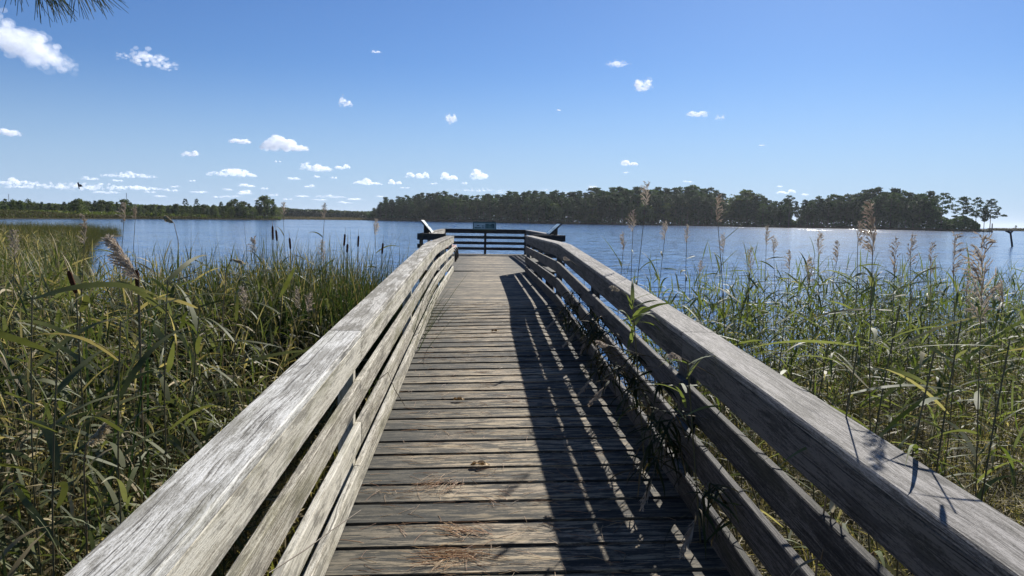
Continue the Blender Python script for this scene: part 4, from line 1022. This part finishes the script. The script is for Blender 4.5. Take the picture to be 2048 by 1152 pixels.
band('far_wood', [(560, 416), (600, 420), (660, 421.5), (700, 424), (745, 425)], [(560, 1050), (745, 1050)], None, 5000, M['oak_crown'], 1.5, depth=40)
band('far_wood', [(-20, 404), (100, 409), (200, 409), (300, 411), (400, 413), (500, 414), (565, 416)], [(-20, 700), (565, 900)], None, 9000, M['oak_crown'], 1.3, depth=30)
band('shrub_belt', [(735, 426), (760, 416), (800, 408), (900, 402), (1100, 402), (1300, 398), (1450, 408)], [(a, b+34) for a, b in DIST_R], None, 30000, M['pine_crown'], 1.0, depth=60)
band('shrub_belt', [(1445, 415), (1500, 415), (1550, 422), (1590, 443), (1620, 420), (1700, 410), (1850, 416), (1900, 440), (1925, 430), (1945, 440), (1960, 450)], [(a, b+2) for a, b in DIST_R], None, 15000, M['pine_crown'], .9, depth=30)
band('shrub_belt', BASE_R, [(a, b+1) for a, b in DIST_R], None, 6500, M['pine_crown'], .7, depth=10, hue=.3)
band('shrub_belt', [(-20, 420), (100, 421), (200, 424), (300, 426), (420, 430), (500, 432), (562, 434)], [(a, b+8) for a, b in DIST_L], None, 7000, M['oak_crown'], .8, depth=20, dry=.1)
M['marsh_far'] = leafmat('tawny_marsh_reed', [(.09, .075, .035), (.15, .12, .06), (.20, .17, .085)], (.26, .19, .11), trans=.15, rough=.8, spec=.1)
M['marsh_far_green'] = leafmat('green_marsh_reed', [(.05, .055, .022), (.08, .085, .03), (.12, .11, .045)], (.17, .13, .07), trans=.15, rough=.8, spec=.1)
band('shore_reeds', [(-20, 419), (60, 421), (90, 423), (150, 428), (230, 430), (300, 433), (380, 433), (420, 436), (560, 438)], [(a, b-3) for a, b in DIST_L], None, 11000, M['marsh_far_green'], .45, depth=6, hue=.6, dry=.25)
band('shore_reeds', [(548, 433), (575, 433.5), (620, 434), (700, 435.5), (745, 436.5)], [(548, 565), (580, 700), (650, 760), (720, 830), (745, 790)], None, 6000, M['marsh_far'], .5, depth=120, hue=.6, dry=.3)
band('shore_reeds', [(735, 437), (800, 436), (850, 437.5), (900, 440), (950, 440), (1010, 440), (1060, 443)], [(a, b-4) for a, b in DIST_R], None, 6000, M['marsh_far'], .45, depth=6, hue=.6, dry=.3)
band('shore_reeds', [(1062, 443), (1130, 442.5), (1180, 446), (1300, 449), (1390, 449.5), (1550, 450), (1700, 452.5), (1850, 456.5), (1985, 459)], [(a, b-4) for a, b in DIST_R], None, 6500, M['marsh_far_green'], .4, depth=6, hue=.5, dry=.4)
band('shore_reeds', [(1975, 456.6), (2020, 456.6), (2100, 457.4)], [(1975, 840), (2100, 840)], None, 1500, M['marsh_far'], .5, depth=10, hue=.5, dry=.2)
tree('oak0', 2032, 450.5, 1150, 'tiny lone tree on the low strip at the far right edge', 'tree', None, .8)

# land under the far shores
def shore(name, pts, back, z=.3):
    m = MB(); A = []; B = []
    for x, d in pts:
        r_ = ray(x, 450); A.append((r_.x*d, r_.y*d)); B.append((r_.x*(d+back), r_.y*(d+back)))
    for i in range(len(A)-1):
        m.quad((*A[i], z), (*A[i+1], z), (*B[i+1], z+1.0), (*B[i], z+1.0)); m.quad((*A[i], -.5), (*A[i+1], -.5), (*A[i+1], z), (*A[i], z))
    tag(m.build(name, M['soil']), kind='structure')
shore('far_shore', [(a, b-2) for a, b in [(-60, 325)] + DIST_L[1:]], 700)
shore('far_shore', [(560, 700), (650, 760), (745, 820)], 500)
shore('far_shore', [(735, 780)] + [(a, b) for a, b in DIST_R[1:6]] + [(1546, 667), (1700, 690), (1853, 586), (1987, 535)], 60)
shore('far_shore', [(735, 790), (942, 710), (1113, 640), (1300, 700), (1448, 745)], 300)
shore('far_shore', [(1960, 835), (2140, 835)], 200)
for px, yt, yb, d, lb in [(17, 388, 400, 700, 'faint radio mast above the trees at the far left edge'), (253, 386, 400, 700, 'faint radio mast above the left shore behind a reed plume')]:
    b0 = at(px, yb, d); b0.z = 0; tp = at(px, yt, d); root = empty('radio_mast', b0, label=lb, cat='mast')
    m = MB(); 
    for a in range(3): m.tube([b0 + Vector((cos(a*2.1)*.5, sin(a*2.1)*.5, 0)), tp + Vector((cos(a*2.1)*.2, sin(a*2.1)*.2, 0))], .1, .06, 4)
    for k in range(1, 14): z = b0.lerp(tp, k/14); m.tube([z + Vector((.4, 0, 0)), z + Vector((-.4, 0, .6))], .05, n=3)
    m.build('lattice', M['mast'], root)

# ------------------------------------------------------------------ clouds: heaps of thin translucent puffs
t = NT('cloud_vapour')
df = t.n('ShaderNodeBsdfDiffuse'); df.inputs[0].default_value = (.93, .94, .96, 1)
tl = t.n('ShaderNodeBsdfTranslucent'); tl.inputs[0].default_value = (.95, .95, .96, 1)
m1 = t.n('ShaderNodeMixShader'); m1.inputs[0].default_value = .5; t.l(df.outputs[0], m1.inputs[1]); t.l(tl.outputs[0], m1.inputs[2])
tp_ = t.n('ShaderNodeBsdfTransparent'); m2 = t.n('ShaderNodeMixShader')
a_ = t.attr(); t.l(a_[0], m2.inputs[0]); t.l(tp_.outputs[0], m2.inputs[1]); t.l(m1.outputs[0], m2.inputs[2])
em = t.n('ShaderNodeEmission'); em.inputs[0].default_value = (.90, .95, 1, 1); em.inputs[1].default_value = .12  # faint added glow standing in for sunlight scattered inside the cloud
ad = t.n('ShaderNodeAddShader'); t.l(m1.outputs[0], ad.inputs[0]); t.l(em.outputs[0], ad.inputs[1]); t.l(ad.outputs[0], m2.inputs[2])
t.l(m2.outputs[0], t.out.inputs[0]); M['cloud'] = t.m
ICO = None
def ico():
    global ICO
    if ICO is None:
        import bmesh
        bm = bmesh.new(); bmesh.ops.create_icosphere(bm, subdivisions=2, radius=1)
        ICO = (np.array([v.co[:] for v in bm.verts]), np.array([[v.index for v in f.verts] for f in bm.faces])); bm.free()
    return ICO
def cloud(cx, cy, w_, h_, label, wisp=0., n=None, tiltpx=0, group=None, alpha=.20):
    """w_, h_ in photo pixels; real size follows from a 900 m cloud base"""
    el = max(.025, -(cy - hor(cx))/F); D = min(16000, 900/el); c = at(cx, cy, D); px = D/F
    V0, F0 = ico(); nV = len(V0); Vs = []; Fs = []; Cs = []; W = w_/2*px; Hh = h_/2*px; n = n or int(60 + w_*2.4)
    r_ = ray(cx, cy); right = np.array([r_.y, -r_.x, 0]); fw = np.array([r_.x, r_.y, 0])
    nl = max(2, int(w_/18)); lobes = [((-.8 + 1.6*(i+.5)/nl + U(-.15, .15)), U(.35, 1)*(1 - .45*abs(-.8 + 1.6*(i+.5)/nl)), U(.22, .42)) for i in range(nl)]
    for k in range(n):
        L = random.choice(lobes); q_ = U(-1, 1); u = max(-1, min(1, L[0] + L[2]*q_ + (random.gauss(0, .10) if wisp else 0)))
        v = -.8 + 1.75*L[1]*math.sqrt(max(0, 1 - q_*q_))*random.random()**.6 + (random.gauss(0, .22)*wisp*1.6)
        rad = Hh*(.34 - .16*abs(u))*U(.45, 1.0)*(1 - .4*wisp*random.random())
        ctr = np.array(c) + right*(u*W) + fw*(U(-.6, .6)*Hh*1.3) + np.array([0, 0, v*Hh + u*tiltpx*px])
        S = V0*(1 + .07*RS.randn(nV, 1))*rad*np.array([1.15, 1.15, .85]); Vs.append(S + ctr); Fs.append(F0 + k*nV)
        al = alpha*(1 - .55*wisp)*U(.5, 1.2)*(1 - .35*abs(u)); Cs.append(np.tile([min(.9, al), 0, 0], (nV, 1)))
    me = np_mesh('cloud', np.concatenate(Vs), np.concatenate(Fs), np.concatenate(Cs), smooth=True)
    o = link('cloud', me, M['cloud']); return tag(o, label, 'cloud', group)
GCL = 'tiny clouds low over the horizon'
cloud(38, 72, 160, 74, 'largest white cloud, wispy, at the upper left edge of the sky', .5, 420, -22, alpha=.13)
cloud(300, 116, 104, 32, 'long wispy white cloud high in the left sky', .5, 190, -9)
cloud(568, 284, 90, 38, 'puffy white cumulus, biggest of the left-centre sky', 0, 420)
cloud(482, 278, 50, 18, 'small tapering cloud left of the biggest cumulus', .1)
cloud(381, 305, 34, 16, 'small oval cloud alone in the left sky', .1)
cloud(690, 202, 30, 19, 'small ragged cloud high left of centre', .5)
cloud(902, 235, 32, 20, 'ragged little cloud high above the pier', .5)
cloud(14, 262, 52, 18, 'flat cloud cut by the left edge of the photo', .1)
cloud(468, 343, 94, 21, 'long flat-based cloud below the biggest cumulus', 0)
cloud(632, 331, 62, 24, 'uneven cloud above the left shore gap', .2)
cloud(684, 331, 36, 15, 'small cloud touching the right of the uneven cloud', 0)
cloud(260, 349, 92, 13, 'thin long cloud above the left shore', .1)
cloud(120, 368, 200, 22, 'long white cloud bank behind the flying bird', 0, 220)
cloud(22, 361, 60, 14, 'cloud bank end at the left edge above the shore', 0)
cloud(270, 373, 96, 13, 'low flat cloud right of the bird cloud bank', 0)
cloud(736, 363, 62, 14, 'low flat cloud left of the pier signs', 0)
cloud(789, 363, 38, 13, 'small flat cloud beside the one left of the pier', 0)
cloud(835, 348, 54, 18, 'white puffy cloud over the wood, left one of three', 0)
cloud(897, 349, 42, 22, 'white puffy cloud over the wood, middle one of three', 0)
cloud(958, 347, 46, 26, 'white ragged cloud over the wood, right one of three', .2)
cloud(960, 379, 170, 10, 'long thin cloud strip behind the treetops of the wood', 0, 120)
cloud(1236, 124, 54, 16, 'thin broken cloud high right of centre', .7)
cloud(1286, 166, 40, 32, 'white ragged cloud high right of centre', .4, 120)
cloud(1394, 227, 50, 15, 'small white cloud in the right sky', .1)
cloud(1440, 234, 22, 10, 'faint scrap of cloud next to the small right-hand one', .7)
cloud(1257, 323, 46, 17, 'small white cloud above the wood right of centre', 0)
cloud(1575, 382, 42, 11, 'small white cloud above the gap in the right-hand wood', 0)
for x, y_, w_, h_ in [(588, 356, 32, 9), (634, 352, 18, 7), (668, 354, 14, 7), (556, 322, 14, 6), (496, 369, 40, 10), (620, 371, 26, 8), (490, 383, 30, 13), (385, 360, 14, 6), (342, 379, 28, 8), (400, 383, 44, 7), (437, 393, 24, 6), (548, 389, 22, 6), (604, 390, 28, 8), (660, 392, 60, 8), (710, 396, 34, 9),
                    (210, 383, 50, 8), (320, 391, 30, 6), (1376, 362, 22, 6), (1523, 289, 14, 5), (1252, 344, 14, 5), (1185, 373, 22, 9), (1140, 384, 30, 6), (1118, 219, 9, 6), (752, 102, 22, 8), (720, 364, 20, 8), (1860, 384, 12, 5), (45, 372, 40, 7), (180, 356, 36, 8), (236, 360, 24, 6), (350, 372, 20, 6), (300, 383, 24, 6), (462, 392, 40, 6), (520, 398, 30, 5), (575, 398, 26, 5), (640, 398, 34, 6), (690, 404, 40, 6), (760, 392, 24, 5), (530, 376, 16, 6), (455, 378, 22, 6), (810, 374, 24, 6), (868, 366, 16, 6), (930, 366, 14, 6), (1010, 384, 40, 6), (1090, 380, 24, 5), (1610, 388, 20, 6), (1560, 372, 14, 5)]:
    cloud(x, y_, w_, h_, 'tiny white cloud scrap low in the blue sky', .1, group=GCL)

# ------------------------------------------------------------------ thin haze over the bay
hb = MB(); X0, X1, Y0, Y1, Z0, Z1 = -9100, 9100, -600, 12100, -2.2, 62
c8 = [(x, y, z) for x in (X0, X1) for y in (Y0, Y1) for z in (Z0, Z1)]
for f in ((0, 1, 3, 2), (4, 6, 7, 5), (0, 4, 5, 1), (2, 3, 7, 6), (0, 2, 6, 4), (1, 5, 7, 3)): hb.quad(*[c8[i] for i in f])
t = NT('haze_air'); pv = t.n('ShaderNodeVolumePrincipled'); pv.inputs['Color'].default_value = (.85, .92, 1, 1); pv.inputs['Density'].default_value = .00005; pv.inputs['Anisotropy'].default_value = .3
t.l(pv.outputs[0], t.out.inputs[1])
hz_o = hb.build('haze', t.m); tag(hz_o, kind='stuff')
